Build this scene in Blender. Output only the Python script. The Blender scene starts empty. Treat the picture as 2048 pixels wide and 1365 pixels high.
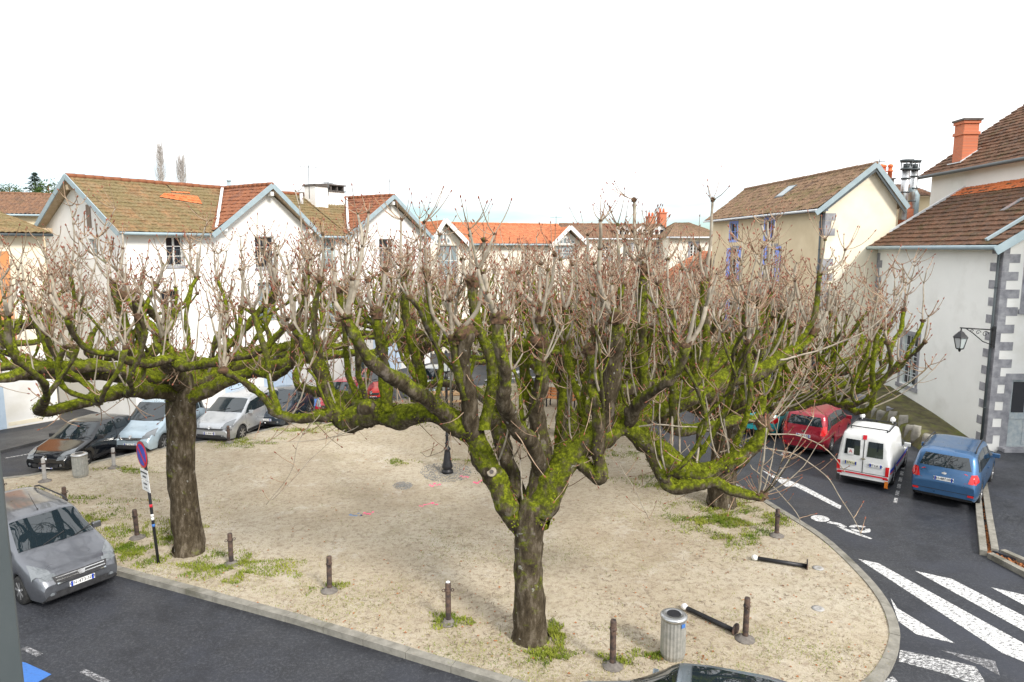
import bpy, bmesh, math, random
from mathutils import Vector, Matrix, noise
from mathutils.bvhtree import BVHTree
R = math.radians
scene = bpy.context.scene
COL = scene.collection

# ------------------------------------------------------------------ camera
CAM_H = 7.8
PITCH = math.atan(184.5/1365.3)
cam_d = bpy.data.cameras.new('camera')
cam = bpy.data.objects.new('camera', cam_d)
COL.objects.link(cam)
cam.location = (0, 0, CAM_H)
cam.rotation_euler = (math.pi/2 - PITCH, 0, 0)
cam_d.sensor_width = 36; cam_d.lens = 24
cam_d.clip_start = .05; cam_d.clip_end = 3000
scene.camera = cam

# ------------------------------------------------------------------ light
SUN_AZ = math.atan2(.62, -.78)      # from +Y clockwise
SUN_EL = R(36)
world = bpy.data.worlds.new('World'); scene.world = world
world.use_nodes = True
wn = world.node_tree.nodes; wl = world.node_tree.links
wn.clear()
wo = wn.new('ShaderNodeOutputWorld')
bg = wn.new('ShaderNodeBackground'); bg2 = wn.new('ShaderNodeBackground')
sky = wn.new('ShaderNodeTexSky'); sky.sky_type = 'NISHITA'; sky.sun_disc = False
sky.sun_elevation = SUN_EL; sky.sun_rotation = SUN_AZ; sky.dust_density = 0.; sky.air_density = 1.; sky.ozone_density = 4.
bg.inputs['Strength'].default_value = .085
tnt = wn.new('ShaderNodeVectorMath'); tnt.operation = 'MULTIPLY'; tnt.inputs[1].default_value = (.6, .74, .78)
wl.new(sky.outputs[0], tnt.inputs[0]); wl.new(tnt.outputs[0], bg.inputs['Color'])
bg2.inputs['Color'].default_value = (.97, .985, 1, 1); bg2.inputs['Strength'].default_value = .92
tcw = wn.new('ShaderNodeTexCoord')
mpw = wn.new('ShaderNodeMapping'); mpw.inputs['Scale'].default_value = (1, 1, 5)
nzw = wn.new('ShaderNodeTexNoise'); nzw.inputs['Scale'].default_value = 1.6; nzw.inputs['Detail'].default_value = 6
rpw = wn.new('ShaderNodeValToRGB')
rpw.color_ramp.elements[0].position = .57; rpw.color_ramp.elements[0].color = (.08, .08, .08, 1)
rpw.color_ramp.elements[1].position = .76; rpw.color_ramp.elements[1].color = (1, 1, 1, 1)
mxw = wn.new('ShaderNodeMixShader')
wl.new(tcw.outputs['Generated'], mpw.inputs[0]); wl.new(mpw.outputs[0], nzw.inputs['Vector'])
spw = wn.new('ShaderNodeSeparateXYZ'); wl.new(tcw.outputs['Generated'], spw.inputs[0])
mlw = wn.new('ShaderNodeMath'); mlw.operation = 'MULTIPLY_ADD'; mlw.inputs[1].default_value = 1.7; wl.new(spw.outputs[2], mlw.inputs[0]); wl.new(nzw.outputs[0], mlw.inputs[2])
wl.new(mlw.outputs[0], rpw.inputs[0]); wl.new(rpw.outputs[0], mxw.inputs[0])
wl.new(bg.outputs[0], mxw.inputs[1]); wl.new(bg2.outputs[0], mxw.inputs[2])
wl.new(mxw.outputs[0], wo.inputs[0])
sun_d = bpy.data.lights.new('sun', 'SUN'); sun = bpy.data.objects.new('sun', sun_d); COL.objects.link(sun)
sun_d.energy = 2.3; sun_d.angle = R(13); sun_d.color = (1, .95, .87)
sv = Vector((math.sin(SUN_AZ)*math.cos(SUN_EL), math.cos(SUN_AZ)*math.cos(SUN_EL), math.sin(SUN_EL)))
sun.rotation_euler = sv.to_track_quat('Z', 'Y').to_euler()
scene.view_settings.view_transform = 'Standard'; scene.view_settings.look = 'None'
scene.view_settings.exposure = .86; scene.view_settings.gamma = 1

# ------------------------------------------------------------------ measuring helpers (photograph pixels -> world)
F = 1365.3
_fw = Vector((0, math.cos(PITCH), -math.sin(PITCH))); _dn = Vector((0, -math.sin(PITCH), -math.cos(PITCH)))
def ray(px, py): return _fw + Vector((1, 0, 0))*((px-1024)/F) + _dn*((py-682.5)/F)
def G(px, py, z=0.):
    d = ray(px, py); t = (z-CAM_H)/d.z
    return Vector((0, 0, CAM_H)) + d*t
def at(px, py, Y):
    d = ray(px, py); return Vector((0, 0, CAM_H)) + d*(Y/d.y)

# ------------------------------------------------------------------ object helpers
def tag(o, label=None, cat=None, group=None, kind=None):
    if label: o['label'] = label
    if cat: o['category'] = cat
    if group: o['group'] = group
    if kind: o['kind'] = kind
    return o
def thing(name, label, cat, loc=(0, 0, 0), rz=0, group=None):
    o = bpy.data.objects.new(name, None); COL.objects.link(o)
    o.location = loc; o.rotation_euler = (0, 0, rz); o.empty_display_size = .2
    return tag(o, label, cat, group)
class MB:
    def __init__(s): s.bm = bmesh.new(); s.uvs = None
    def box(s, c, d, rz=0, rot=None, mi=0):
        c = Vector(c); M = Matrix.Translation(c) @ (rot.to_4x4() if rot else Matrix.Rotation(rz, 4, 'Z')) @ Matrix.Diagonal((d[0], d[1], d[2], 1))
        r = bmesh.ops.create_cube(s.bm, size=1, matrix=M)
        for f in {f for v in r['verts'] for f in v.link_faces}: f.material_index = mi
        return s
    def b2(s, x0, x1, y0, y1, z0, z1, mi=0):
        return s.box(((x0+x1)/2, (y0+y1)/2, (z0+z1)/2), (abs(x1-x0), abs(y1-y0), abs(z1-z0)), mi=mi)
    def bar(s, p, q, w, h, mi=0, up=Vector((0, 0, 1))):
        p = Vector(p); q = Vector(q); d = q-p; L = d.length
        if L < 1e-6: return s
        x = d/L; y = up.cross(x)
        if y.length < 1e-4: y = Vector((0, 1, 0))
        y.normalize(); z = x.cross(y)
        m = Matrix((x, y, z)).transposed()
        return s.box((p+q)/2, (L, w, h), rot=m, mi=mi)
    def tube(s, pts, rad, n=8, mi=0, cap=True, smooth=True):
        pts = [Vector(p) for p in pts]
        if not hasattr(rad, '__len__'): rad = [rad]*len(pts)
        rings = []; u = None
        for i, p in enumerate(pts):
            t = (pts[min(i+1, len(pts)-1)]-pts[max(i-1, 0)])
            t = t.normalized() if t.length > 1e-9 else Vector((0, 0, 1))
            if u is None:
                u = t.orthogonal().normalized()
            else:
                u = (u-t*u.dot(t)); u = u.normalized() if u.length > 1e-6 else t.orthogonal().normalized()
            w = t.cross(u)
            rings.append([s.bm.verts.new(p+(u*math.cos(a)+w*math.sin(a))*rad[i]) for a in [2*math.pi*k/n for k in range(n)]])
        for a, b in zip(rings, rings[1:]):
            for k in range(n):
                f = s.bm.faces.new((a[k], a[(k+1) % n], b[(k+1) % n], b[k])); f.material_index = mi; f.smooth = smooth
        if cap:
            f = s.bm.faces.new(rings[0][::-1]); f.material_index = mi
            f = s.bm.faces.new(rings[-1]); f.material_index = mi
        return s
    def lathe(s, prof, n=20, c=(0, 0, 0), mi=0, axis='Z', smooth=True):
        c = Vector(c); rings = []
        for (r, z) in prof:
            ring = []
            for k in range(n):
                a = 2*math.pi*k/n
                if axis == 'Z': v = Vector((r*math.cos(a), r*math.sin(a), z))
                elif axis == 'Y': v = Vector((r*math.cos(a), z, r*math.sin(a)))
                else: v = Vector((z, r*math.cos(a), r*math.sin(a)))
                ring.append(s.bm.verts.new(c+v))
            rings.append(ring)
        for a, b in zip(rings, rings[1:]):
            for k in range(n):
                f = s.bm.faces.new((a[k], a[(k+1) % n], b[(k+1) % n], b[k])); f.material_index = mi; f.smooth = smooth
        for rr in (rings[0][::-1], rings[-1]):
            f = s.bm.faces.new(rr); f.material_index = mi
        return s
    def poly(s, pts, mi=0):
        f = s.bm.faces.new([s.bm.verts.new(Vector(p)) for p in pts]); f.material_index = mi; return s
    def prism(s, pts, off, mi=0):
        off = Vector(off); a = [s.bm.verts.new(Vector(p)) for p in pts]; b = [s.bm.verts.new(Vector(p)+off) for p in pts]
        n = len(a); fs = [s.bm.faces.new(a), s.bm.faces.new(b[::-1])]
        for k in range(n): fs.append(s.bm.faces.new((a[k], b[k], b[(k+1) % n], a[(k+1) % n])))
        for f in fs: f.material_index = mi
        return s
    def build(s, name, mats, parent=None, recalc=True, label=None, bevel=0, smooth=False):
        if recalc: bmesh.ops.recalc_face_normals(s.bm, faces=s.bm.faces)
        me = bpy.data.meshes.new(name); s.bm.to_mesh(me); s.bm.free()
        o = bpy.data.objects.new(name, me); COL.objects.link(o)
        for m in (mats if isinstance(mats, (list, tuple)) else [mats]): me.materials.append(m)
        if smooth:
            for p in me.polygons: p.use_smooth = True
        if parent: o.parent = parent
        if label: o['label'] = label
        if bevel:
            md = o.modifiers.new('bevel', 'BEVEL'); md.width = bevel; md.segments = 2; md.limit_method = 'ANGLE'
        return o
def raw(name, v, f, mats, parent=None, uv=None, smooth=False, midx=None):
    me = bpy.data.meshes.new(name); me.from_pydata(v, [], f)
    if uv:
        l = me.uv_layers.new(name='UVMap')
        for lp in me.loops: l.data[lp.index].uv = uv[lp.vertex_index]
    for m in (mats if isinstance(mats, (list, tuple)) else [mats]): me.materials.append(m)
    if midx: me.polygons.foreach_set('material_index', midx)
    if smooth: me.polygons.foreach_set('use_smooth', [True]*len(f))
    me.update()
    o = bpy.data.objects.new(name, me); COL.objects.link(o)
    if parent: o.parent = parent
    return o
def text_mesh(txt, size, name, m, parent, loc, rot, depth=.002, align='CENTER'):
    c = bpy.data.curves.new(name, 'FONT'); c.body = txt; c.size = size; c.align_x = align; c.align_y = 'CENTER'; c.extrude = depth
    t = bpy.data.objects.new('tmp', c); COL.objects.link(t)
    dg = bpy.context.evaluated_depsgraph_get()
    me = bpy.data.meshes.new_from_object(t.evaluated_get(dg)); bpy.data.objects.remove(t)
    me.name = name; me.materials.clear(); me.materials.append(m)
    o = bpy.data.objects.new(name, me); COL.objects.link(o); o.parent = parent
    o.matrix_local = Matrix.Translation(Vector(loc)) @ rot.to_4x4()
    return o

# ------------------------------------------------------------------ materials
def new_mat(name):
    m = bpy.data.materials.new(name); m.use_nodes = True
    nt = m.node_tree; return m, nt, nt.nodes, nt.links, nt.nodes['Principled BSDF']
def noise_node(n, l, vec, scale, detail=5, rough=.6):
    t = n.new('ShaderNodeTexNoise'); t.inputs['Scale'].default_value = scale; t.inputs['Detail'].default_value = detail; t.inputs['Roughness'].default_value = rough
    if vec is not None: l.new(vec, t.inputs['Vector'])
    return t.outputs[0]
def ramp(n, l, fac, stops):
    r = n.new('ShaderNodeValToRGB'); e = r.color_ramp.elements
    while len(e) < len(stops): e.new(.5)
    for k, (p, c) in enumerate(stops):
        e[k].position = p; e[k].color = (*c, 1) if len(c) == 3 else c
    l.new(fac, r.inputs[0]); return r.outputs[0]
def gy(v): return (v, v, v)
def mixc(n, l, fac, a, b):
    m = n.new('ShaderNodeMix'); m.data_type = 'RGBA'
    for k, val in ((0, fac), (6, a), (7, b)):
        if isinstance(val, (int, float)): m.inputs[k].default_value = val
        elif isinstance(val, tuple): m.inputs[k].default_value = (*val, 1)
        else: l.new(val, m.inputs[k])
    return m.outputs[2]
def math_n(n, l, op, a, b=None, clamp=False):
    m = n.new('ShaderNodeMath'); m.operation = op; m.use_clamp = clamp
    for k, val in ((0, a), (1, b)):
        if val is None: continue
        if isinstance(val, (int, float)): m.inputs[k].default_value = val
        else: l.new(val, m.inputs[k])
    return m.outputs[0]
def bump(n, l, b, h, strength, dist=.02):
    bn = n.new('ShaderNodeBump'); bn.inputs['Strength'].default_value = strength; bn.inputs['Distance'].default_value = dist
    l.new(h, bn.inputs['Height']); l.new(bn.outputs[0], b.inputs['Normal'])
def surf(name, c1, c2, scale=3, rough=.8, bmp=.2, lo=.35, hi=.65, metal=0, spec=.4, c3=None, s3=.4, stain=.55):
    m, nt, n, l, b = new_mat(name)
    tc = n.new('ShaderNodeTexCoord').outputs['Object']
    nz = noise_node(n, l, tc, scale)
    c = ramp(n, l, nz, [(lo, c1), (hi, c2)])
    if c3:
        nz3 = noise_node(n, l, tc, s3, 6)
        f3 = ramp(n, l, nz3, [(stain, gy(0)), (stain+.15, gy(1))])
        c = mixc(n, l, f3, c, c3)
    l.new(c, b.inputs['Base Color'])
    b.inputs['Roughness'].default_value = rough; b.inputs['Metallic'].default_value = metal; b.inputs['Specular IOR Level'].default_value = spec
    if bmp: bump(n, l, b, noise_node(n, l, tc, scale*8, 4), bmp, .01)
    return m
M = {}
M['plaster_white'] = surf('plaster_white', (.78, .77, .75), (.84, .83, .81), 1.2, .9, .15, c3=(.7, .68, .63), s3=.35, stain=.58)
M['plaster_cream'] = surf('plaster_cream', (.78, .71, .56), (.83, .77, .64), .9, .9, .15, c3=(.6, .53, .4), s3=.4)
M['plaster_offwhite'] = surf('plaster_offwhite', (.76, .71, .6), (.83, .79, .7), .9, .9, .15, c3=(.68, .62, .5), s3=.4)
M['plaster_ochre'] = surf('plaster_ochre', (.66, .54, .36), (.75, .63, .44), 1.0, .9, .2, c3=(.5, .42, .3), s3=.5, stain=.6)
M['plaster_pale'] = surf('plaster_pale', (.81, .815, .79), (.86, .865, .84), .7, .9, .15, c3=(.74, .74, .71), s3=.5, stain=.55)
M['plaster_brown'] = surf('plaster_brown', (.2, .15, .12), (.27, .21, .17), 1.5, .9, .2)
M['plaster_orange'] = surf('plaster_orange', (.6, .25, .1), (.68, .3, .13), 1.5, .9, .2)
M['stone_grey'] = surf('stone_grey', (.2, .2, .225), (.36, .36, .385), 3, .85, .4)
M['stone_moss'] = surf('stone_moss', (.2, .19, .16), (.34, .32, .28), 4, .9, .6, c3=(.12, .16, .02), s3=1.5, stain=.5)
M['kerb'] = surf('kerb_stone', (.19, .18, .155), (.29, .275, .24), 5, .85, .5, c3=(.12, .115, .09), s3=1.2)
M['zinc'] = surf('zinc_grey_blue', (.28, .36, .40), (.34, .42, .46), 3, .5, .1)
M['zinc_white'] = surf('pale_trim', (.62, .64, .66), (.7, .72, .74), 3, .6, .1)
M['paint_blue'] = surf('blue_shutter_paint', (.25, .34, .8), (.3, .4, .88), 4, .6, .15)
M['paint_white'] = surf('white_joinery', (.72, .72, .7), (.8, .8, .78), 4, .5, .05)
M['paint_palegreen'] = surf('pale_green_joinery', (.45, .55, .55), (.55, .62, .62), 4, .6, .1)
M['door_worn'] = surf('worn_grey_blue_door', (.36, .42, .46), (.55, .58, .58), 6, .7, .2)
M['garage'] = surf('pale_blue_door', (.45, .58, .75), (.55, .66, .8), 2, .5, .05)
M['wood_dark'] = surf('dark_timber', (.12, .08, .05), (.2, .14, .1), 6, .8, .3)
M['soffit'] = surf('pale_timber_soffit', (.45, .34, .22), (.55, .43, .3), 5, .8, .1)
M['brick'] = None
M['iron'] = surf('black_iron', (.012, .013, .016), (.025, .025, .03), 8, .45, .1)
M['rust'] = surf('rusted_post', (.035, .028, .028), (.12, .075, .055), 7, .7, .3, lo=.4, hi=.62)
M['steel'] = surf('brushed_steel', (.5, .51, .52), (.62, .63, .64), 6, .35, .05, metal=.9)
M['alu'] = surf('fluted_aluminium', (.35, .36, .35), (.5, .5, .48), 9, .5, .1, metal=.6)
M['white_paint'] = surf('white_enamel', (.75, .75, .75), (.82, .82, .82), 6, .4, 0)
M['red_paint'] = surf('red_enamel', (.55, .015, .03), (.62, .02, .04), 6, .4, 0)
M['blue_paint'] = surf('blue_enamel', (.02, .06, .42), (.03, .08, .5), 6, .4, 0)
M['orange_clay'] = surf('orange_clay', (.62, .14, .05), (.75, .2, .08), 8, .8, .1)
M['wood_orange'] = surf('orange_wood', (.55, .2, .06), (.68, .3, .12), 6, .7, .2)
M['wood_table'] = surf('weathered_orange_wood', (.55, .36, .2), (.68, .42, .2), 6, .7, .2)
M['roofing_dark'] = surf('roofing_dark', (.08, .07, .065), (.14, .12, .11), 3, .9, .2)
M['baseplate'] = surf('dirty_cast_base', (.13, .115, .105), (.22, .2, .18), 9, .9, .3)
M['concrete'] = surf('concrete', (.3, .29, .28), (.4, .39, .38), 3, .9, .2)
M['frame_grey'] = surf('grey_window_frame', (.065, .08, .088), (.09, .105, .112), 3, .5, .05)
def glass_mat(name, col, rough=.04, spec=.6):
    m, nt, n, l, b = new_mat(name)
    b.inputs['Base Color'].default_value = (*col, 1); b.inputs['Roughness'].default_value = rough; b.inputs['Specular IOR Level'].default_value = spec
    b.inputs['IOR'].default_value = 1.5
    tc = n.new('ShaderNodeTexCoord').outputs['Object']
    bump(n, l, b, noise_node(n, l, tc, 1.5, 2), .04, .02)
    return m
M['pane'] = glass_mat('window_glass', (.02, .022, .03))
M['pane_pale'] = glass_mat('window_glass_pale', (.22, .27, .29))
M['carglass'] = glass_mat('car_glass', (.012, .02, .026), .02, 1.0)
M['lampglass'] = glass_mat('lantern_glass', (.5, .55, .55), .1, .5)
def brick_mat():
    m, nt, n, l, b = new_mat('chimney_brick')
    tc = n.new('ShaderNodeTexCoord').outputs['Object']
    mp = n.new('ShaderNodeMapping'); mp.inputs['Rotation'].default_value = (R(90), 0, 0); l.new(tc, mp.inputs[0])
    bt = n.new('ShaderNodeTexBrick'); l.new(mp.outputs[0], bt.inputs[0])
    bt.inputs['Scale'].default_value = 1; bt.inputs['Brick Width'].default_value = .22; bt.inputs['Row Height'].default_value = .07; bt.inputs['Mortar Size'].default_value = .008
    bt.inputs['Color1'].default_value = (.6, .16, .07, 1); bt.inputs['Color2'].default_value = (.5, .13, .06, 1); bt.inputs['Mortar'].default_value = (.4, .25, .17, 1)
    l.new(bt.outputs[0], b.inputs['Base Color']); b.inputs['Roughness'].default_value = .85
    return m
M['brick'] = brick_mat()
def roof_mat(name, cols, moss, mossamt=.5, tw=.22, th=.34, streak=0):
    m, nt, n, l, b = new_mat(name)
    uv = n.new('ShaderNodeTexCoord').outputs['UV']
    sep = n.new('ShaderNodeSeparateXYZ'); l.new(uv, sep.inputs[0])
    cu = math_n(n, l, 'FLOOR', math_n(n, l, 'DIVIDE', sep.outputs[0], tw)); cv = math_n(n, l, 'FLOOR', math_n(n, l, 'DIVIDE', sep.outputs[1], th))
    cb = n.new('ShaderNodeCombineXYZ'); l.new(cu, cb.inputs[0]); l.new(cv, cb.inputs[1])
    wnz = n.new('ShaderNodeTexWhiteNoise'); l.new(cb.outputs[0], wnz.inputs['Vector'])
    c = ramp(n, l, wnz.outputs[0], [(k/(len(cols)-1), cc) for k, cc in enumerate(cols)])
    nz = noise_node(n, l, uv, .9, 7, .7)
    c = mixc(n, l, ramp(n, l, nz, [(mossamt, gy(0)), (mossamt+.14, gy(.85))]), c, moss)
    fine = noise_node(n, l, uv, 9, 4, .7)
    c = mixc(n, l, ramp(n, l, fine, [(.42, gy(0)), (.62, gy(.6))]), c, tuple(x*.35 for x in cols[0]))
    lich = noise_node(n, l, uv, 22, 2, .5)
    c = mixc(n, l, ramp(n, l, lich, [(.62, gy(0)), (.68, gy(.5))]), c, (.35, .32, .24))
    l.new(c, b.inputs['Base Color']); b.inputs['Roughness'].default_value = .9; b.inputs['Specular IOR Level'].default_value = .2
    bump(n, l, b, fine, .5, .02)
    return m
M['roof_moss'] = roof_mat('roof_mossy_tiles', [(.2, .12, .06), (.31, .18, .09), (.26, .19, .11)], (.2, .165, .08), .4)
M['roof_red'] = roof_mat('roof_redbrown_tiles', [(.26, .1, .055), (.33, .13, .065), (.2, .09, .06)], (.14, .08, .05), .6)
M['roof_new'] = roof_mat('roof_new_orange_tiles', [(.62, .17, .06), (.7, .22, .08), (.52, .14, .06)], (.4, .15, .07), .75)
M['roof_orange'] = roof_mat('roof_orange_tiles', [(.5, .17, .08), (.6, .23, .11), (.42, .14, .07)], (.35, .14, .08), .6)
M['roof_brown'] = roof_mat('roof_brown_channel', [(.2, .11, .07), (.27, .15, .09), (.15, .09, .065)], (.12, .09, .05), .55, .2, .4)
M['roof_dark'] = roof_mat('roof_dark_mossy', [(.13, .075, .05), (.2, .1, .06), (.1, .065, .05)], (.085, .075, .03), .52)
M['roof_yellow'] = roof_mat('roof_brown_lichen', [(.22, .14, .09), (.3, .19, .12), (.17, .11, .08)], (.16, .14, .06), .5, .2, .36)

def asphalt_mat(name, base, wet=.5):
    m, nt, n, l, b = new_mat(name)
    tc = n.new('ShaderNodeTexCoord').outputs['Object']
    fine = noise_node(n, l, tc, 60, 3, .8); big = noise_node(n, l, tc, .35, 5, .6); mid = noise_node(n, l, tc, 3, 5, .7)
    c = ramp(n, l, mid, [(.3, tuple(x*.75 for x in base)), (.7, tuple(x*1.35 for x in base))])
    c = mixc(n, l, ramp(n, l, fine, [(.5, gy(0)), (.7, gy(.5))]), c, (.13, .13, .13))
    c = mixc(n, l, ramp(n, l, noise_node(n, l, tc, 16, 5, .8), [(.5, gy(0)), (.62, gy(.7))]), c, (.085, .09, .1))
    c = mixc(n, l, ramp(n, l, noise_node(n, l, tc, .9, 6, .75), [(.5, gy(0)), (.62, gy(.5))]), c, tuple(x*.6 for x in base))
    c = mixc(n, l, ramp(n, l, big, [(.5, gy(0)), (.68, gy(.8))]), c, tuple(x*2.2 for x in base))
    l.new(c, b.inputs['Base Color'])
    l.new(ramp(n, l, big, [(.35, gy(.42)), (.65, gy(.75))]), b.inputs['Roughness'])
    b.inputs['Specular IOR Level'].default_value = .35
    bump(n, l, b, fine, .35, .01)
    return m
M['asphalt'] = asphalt_mat('asphalt', (.021, .023, .03))
M['asphalt_worn'] = asphalt_mat('asphalt_worn', (.045, .044, .045))
def line_mat(name, col, wear):
    m, nt, n, l, b = new_mat(name)
    tc = n.new('ShaderNodeTexCoord').outputs['Object']
    mp = n.new('ShaderNodeMapping'); mp.inputs['Rotation'].default_value = (0, 0, R(30)); mp.inputs['Scale'].default_value = (1, 2.2, 1); l.new(tc, mp.inputs[0])
    nz = noise_node(n, l, mp.outputs[0], 11, 7, .85)
    c = ramp(n, l, nz, [(wear-.02, (.06, .06, .065)), (wear+.02, tuple(x*.85 for x in col)), (wear+.12, col)])
    l.new(c, b.inputs['Base Color']); b.inputs['Roughness'].default_value = .6
    return m
M['line'] = line_mat('road_paint_white', (.8, .8, .8), .475)
M['line_worn'] = line_mat('road_paint_worn', (.7, .7, .7), .51)
M['line_faint'] = line_mat('road_paint_faint', (.42, .42, .44), .53)
M['line_blue'] = line_mat('road_paint_blue', (.045, .16, .48), .38)
def sand_mat():
    m, nt, n, l, b = new_mat('sand_gravel')
    tc = n.new('ShaderNodeTexCoord').outputs['Object']
    big = noise_node(n, l, tc, .22, 6, .6); mid = noise_node(n, l, tc, 1.7, 6, .7); fine = noise_node(n, l, tc, 45, 3, .8)
    c = ramp(n, l, big, [(.3, (.35, .29, .21)), (.5, (.44, .38, .285)), (.7, (.5, .45, .36))])
    c = mixc(n, l, ramp(n, l, mid, [(.5, gy(0)), (.72, gy(.5))]), c, (.27, .215, .14))
    c = mixc(n, l, ramp(n, l, noise_node(n, l, tc, .55, 7, .75), [(.54, gy(0)), (.68, gy(.5))]), c, (.26, .225, .14))
    c = mixc(n, l, ramp(n, l, noise_node(n, l, tc, 7, 6, .8), [(.5, gy(0)), (.6, gy(.6))]), c, (.22, .165, .12))
    c = mixc(n, l, ramp(n, l, noise_node(n, l, tc, .8, 7, .8), [(.55, gy(0)), (.66, gy(.5))]), c, (.56, .52, .45))
    c = mixc(n, l, ramp(n, l, fine, [(.53, gy(0)), (.68, gy(.7))]), c, (.15, .115, .08))
    c = mixc(n, l, ramp(n, l, noise_node(n, l, tc, 30, 2, .5), [(.62, gy(0)), (.7, gy(.5))]), c, (.5, .46, .4))
    l.new(c, b.inputs['Base Color']); b.inputs['Roughness'].default_value = .95; b.inputs['Specular IOR Level'].default_value = .15
    bump(n, l, b, fine, .5, .015)
    return m
M['sand'] = sand_mat()
M['soil'] = surf('soil_grass', (.09, .11, .035), (.16, .17, .06), .5, .95, .5)
M['grass'] = surf('grass_blades', (.10, .16, .012), (.27, .29, .04), 1.5, .8, 0, spec=.2)
M['drygrass'] = surf('dry_grass', (.3, .25, .13), (.34, .32, .15), 2, .9, 0)
M['leaf'] = surf('fallen_leaf', (.25, .09, .03), (.42, .16, .05), 5, .8, 0)
M['debris'] = surf('twig_debris', (.07, .045, .03), (.16, .11, .07), 5, .9, 0)
# ------------------------------------------------------------------ ground
SQ = .12
def flat(name, pts, z, m, thick=None, **kw):
    b = MB(); pts = [Vector((p[0], p[1], z)) for p in pts]
    if thick: b.prism(pts, (0, 0, -thick))
    else:
        b.poly(pts); bmesh.ops.triangulate(b.bm, faces=b.bm.faces)
        for f in b.bm.faces:
            if f.normal.z < 0: f.normal_flip()
    o = b.build(name, m, recalc=bool(thick)); tag(o, **kw); return o
g = MB()
# one ground sheet to the horizon with a hill rising to the far left
NX, NY = 60, 40
gv, gf = [], []
def hill(x, y):
    d = math.hypot(x+110, y-170)
    h = 20*math.exp(-(d/75)**2) + 5*math.exp(-(((x-60)/200)**2+((y-420)/120)**2))
    return h
for j in range(NY+1):
    for i in range(NX+1):
        x = -420+840*i/NX; y = -120+760*j/NY
        gv.append((x, y, -.05+(hill(x, y) if y > 70 or x < -60 else 0)))
for j in range(NY):
    for i in range(NX):
        a = j*(NX+1)+i; gf.append((a, a+1, a+NX+2, a+NX+1))
tag(raw('ground', gv, gf, M['soil'], smooth=True), kind='structure')
flat('road', [(-60, -6), (60, -6), (60, 78), (-60, 78)], 0, M['asphalt'], kind='structure')

def smooth_line(pts, n=4):
    out = []
    P = [pts[0]]+pts+[pts[-1]]
    for i in range(1, len(P)-2):
        for k in range(n):
            t = k/n; a, b, c, d = P[i-1], P[i], P[i+1], P[i+2]
            out.append(.5*((2*b)+(c-a)*t+(2*a-5*b+4*c-d)*t*t+(3*b-a-3*c+d)*t**3))
    out.append(pts[-1]); return out
front = [G(*p, SQ) for p in [(-330, 985), (0, 1080), (235, 1142), (590, 1238), (950, 1348)]]
frontB = [G(*p, SQ) for p in [(950, 1348), (1180, 1412), (1400, 1446), (1580, 1432), (1700, 1400), (1757, 1362), (1790, 1310), (1797, 1260), (1772, 1200), (1722, 1140), (1650, 1075), (1560, 1018), (1500, 983), (1380, 923), (1290, 862), (1215, 803), (1180, 772)]]
back = [G(*p, SQ) for p in [(1180, 772), (1160, 767), (994, 767), (870, 788), (760, 806), (647, 832), (556, 854), (469, 873), (340, 893), (215, 918), (60, 950), (-120, 968), (-330, 985)]]
outline = smooth_line(front, 1)+smooth_line(frontB, 4)[1:]+smooth_line(back, 2)[1:-1]
flat('square', outline, SQ, M['sand'], kind='structure')
# kerb stones along the outline
kb = MB(); random.seed(5)
pts = outline+[outline[0]]
seg = []
acc = []
for a, b in zip(pts, pts[1:]):
    n = max(1, int((b-a).length/.25)); acc += [a.lerp(b, k/n) for k in range(n)]
acc.append(pts[0])
def inner(i):
    a = acc[max(i-1, 0)]; b = acc[min(i+1, len(acc)-1)]; t = (b-a).normalized(); return Vector((-t.y, t.x, 0))
i = 0
while i < len(acc)-1:
    j = min(i+4, len(acc)-1); dz = random.uniform(.002, .012)
    P = acc[i:j+1]; ins = [p+inner(i+k)*.17 for k, p in enumerate(P)]; ous = [p-inner(i+k)*.02 for k, p in enumerate(P)]
    t0 = (P[1]-P[0]).normalized()*.012
    ring = [ous[0]+t0]+ous[1:]+ins[1:][::-1]+[ins[0]+t0]
    kb.prism([Vector((p.x, p.y, SQ+.012+dz)) for p in ring], (0, 0, -SQ-.02-dz))
    i = j
tag(kb.build('kerb', M['kerb']), kind='structure')

# pavements and the yard by the houses
def gp(l, z=0): return [G(*p, z) for p in l]
def pave(name, px, m, z=.1, w=None):
    return flat(name, gp(px, z), z, m, thick=z+.01, kind='structure')
pave('pavement', [(-400, 905), (0, 902), (120, 872), (330, 838), (330, 825), (120, 850), (0, 868), (-400, 880)], M['asphalt_worn'])
# driveway strip in front of the right-hand house with its kerbs
drive = [G(1986, 1102, .11), G(2300, 1210, .11), Vector((30, 14, .11)), Vector((30, 25.5, .11)), Vector((18.7, 25.5, .11)), G(1968, 950, .11)]
flat('driveway', drive, .11, M['asphalt'], thick=.12, kind='structure')
kb = MB()
def kerb_run(px, w=.16, z=.14, n=1.0):
    P = [G(*p, z) for p in px]
    for a, b in zip(P, P[1:]):
        L = (b-a).length; k = max(1, round(L/n)); t = (b-a)/L; s = Vector((-t.y, t.x, 0))*w
        for q in range(k):
            p0 = a+t*(L*q/k+.006); p1 = a+t*(L*(q+1)/k-.006)
            kb.prism([p0, p1, p1+s, p0+s], (0, 0, -z-.005))
kerb_run([(1975, 1103), (1966, 1030), (1962, 985), (1958, 950)])
kerb_run([(1975, 1106), (2060, 1150), (2300, 1250)])
kerb_run([(1998, 1100), (1985, 1030), (1978, 985), (1970, 940)], z=.16)
kerb_run([(2000, 1100), (2060, 1126), (2300, 1215)], z=.16)
kerb_run([(1800, 912), (1720, 880), (1600, 832), (1500, 800)], z=.13)
tag(kb.build('kerb', M['kerb']), kind='structure')

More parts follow.
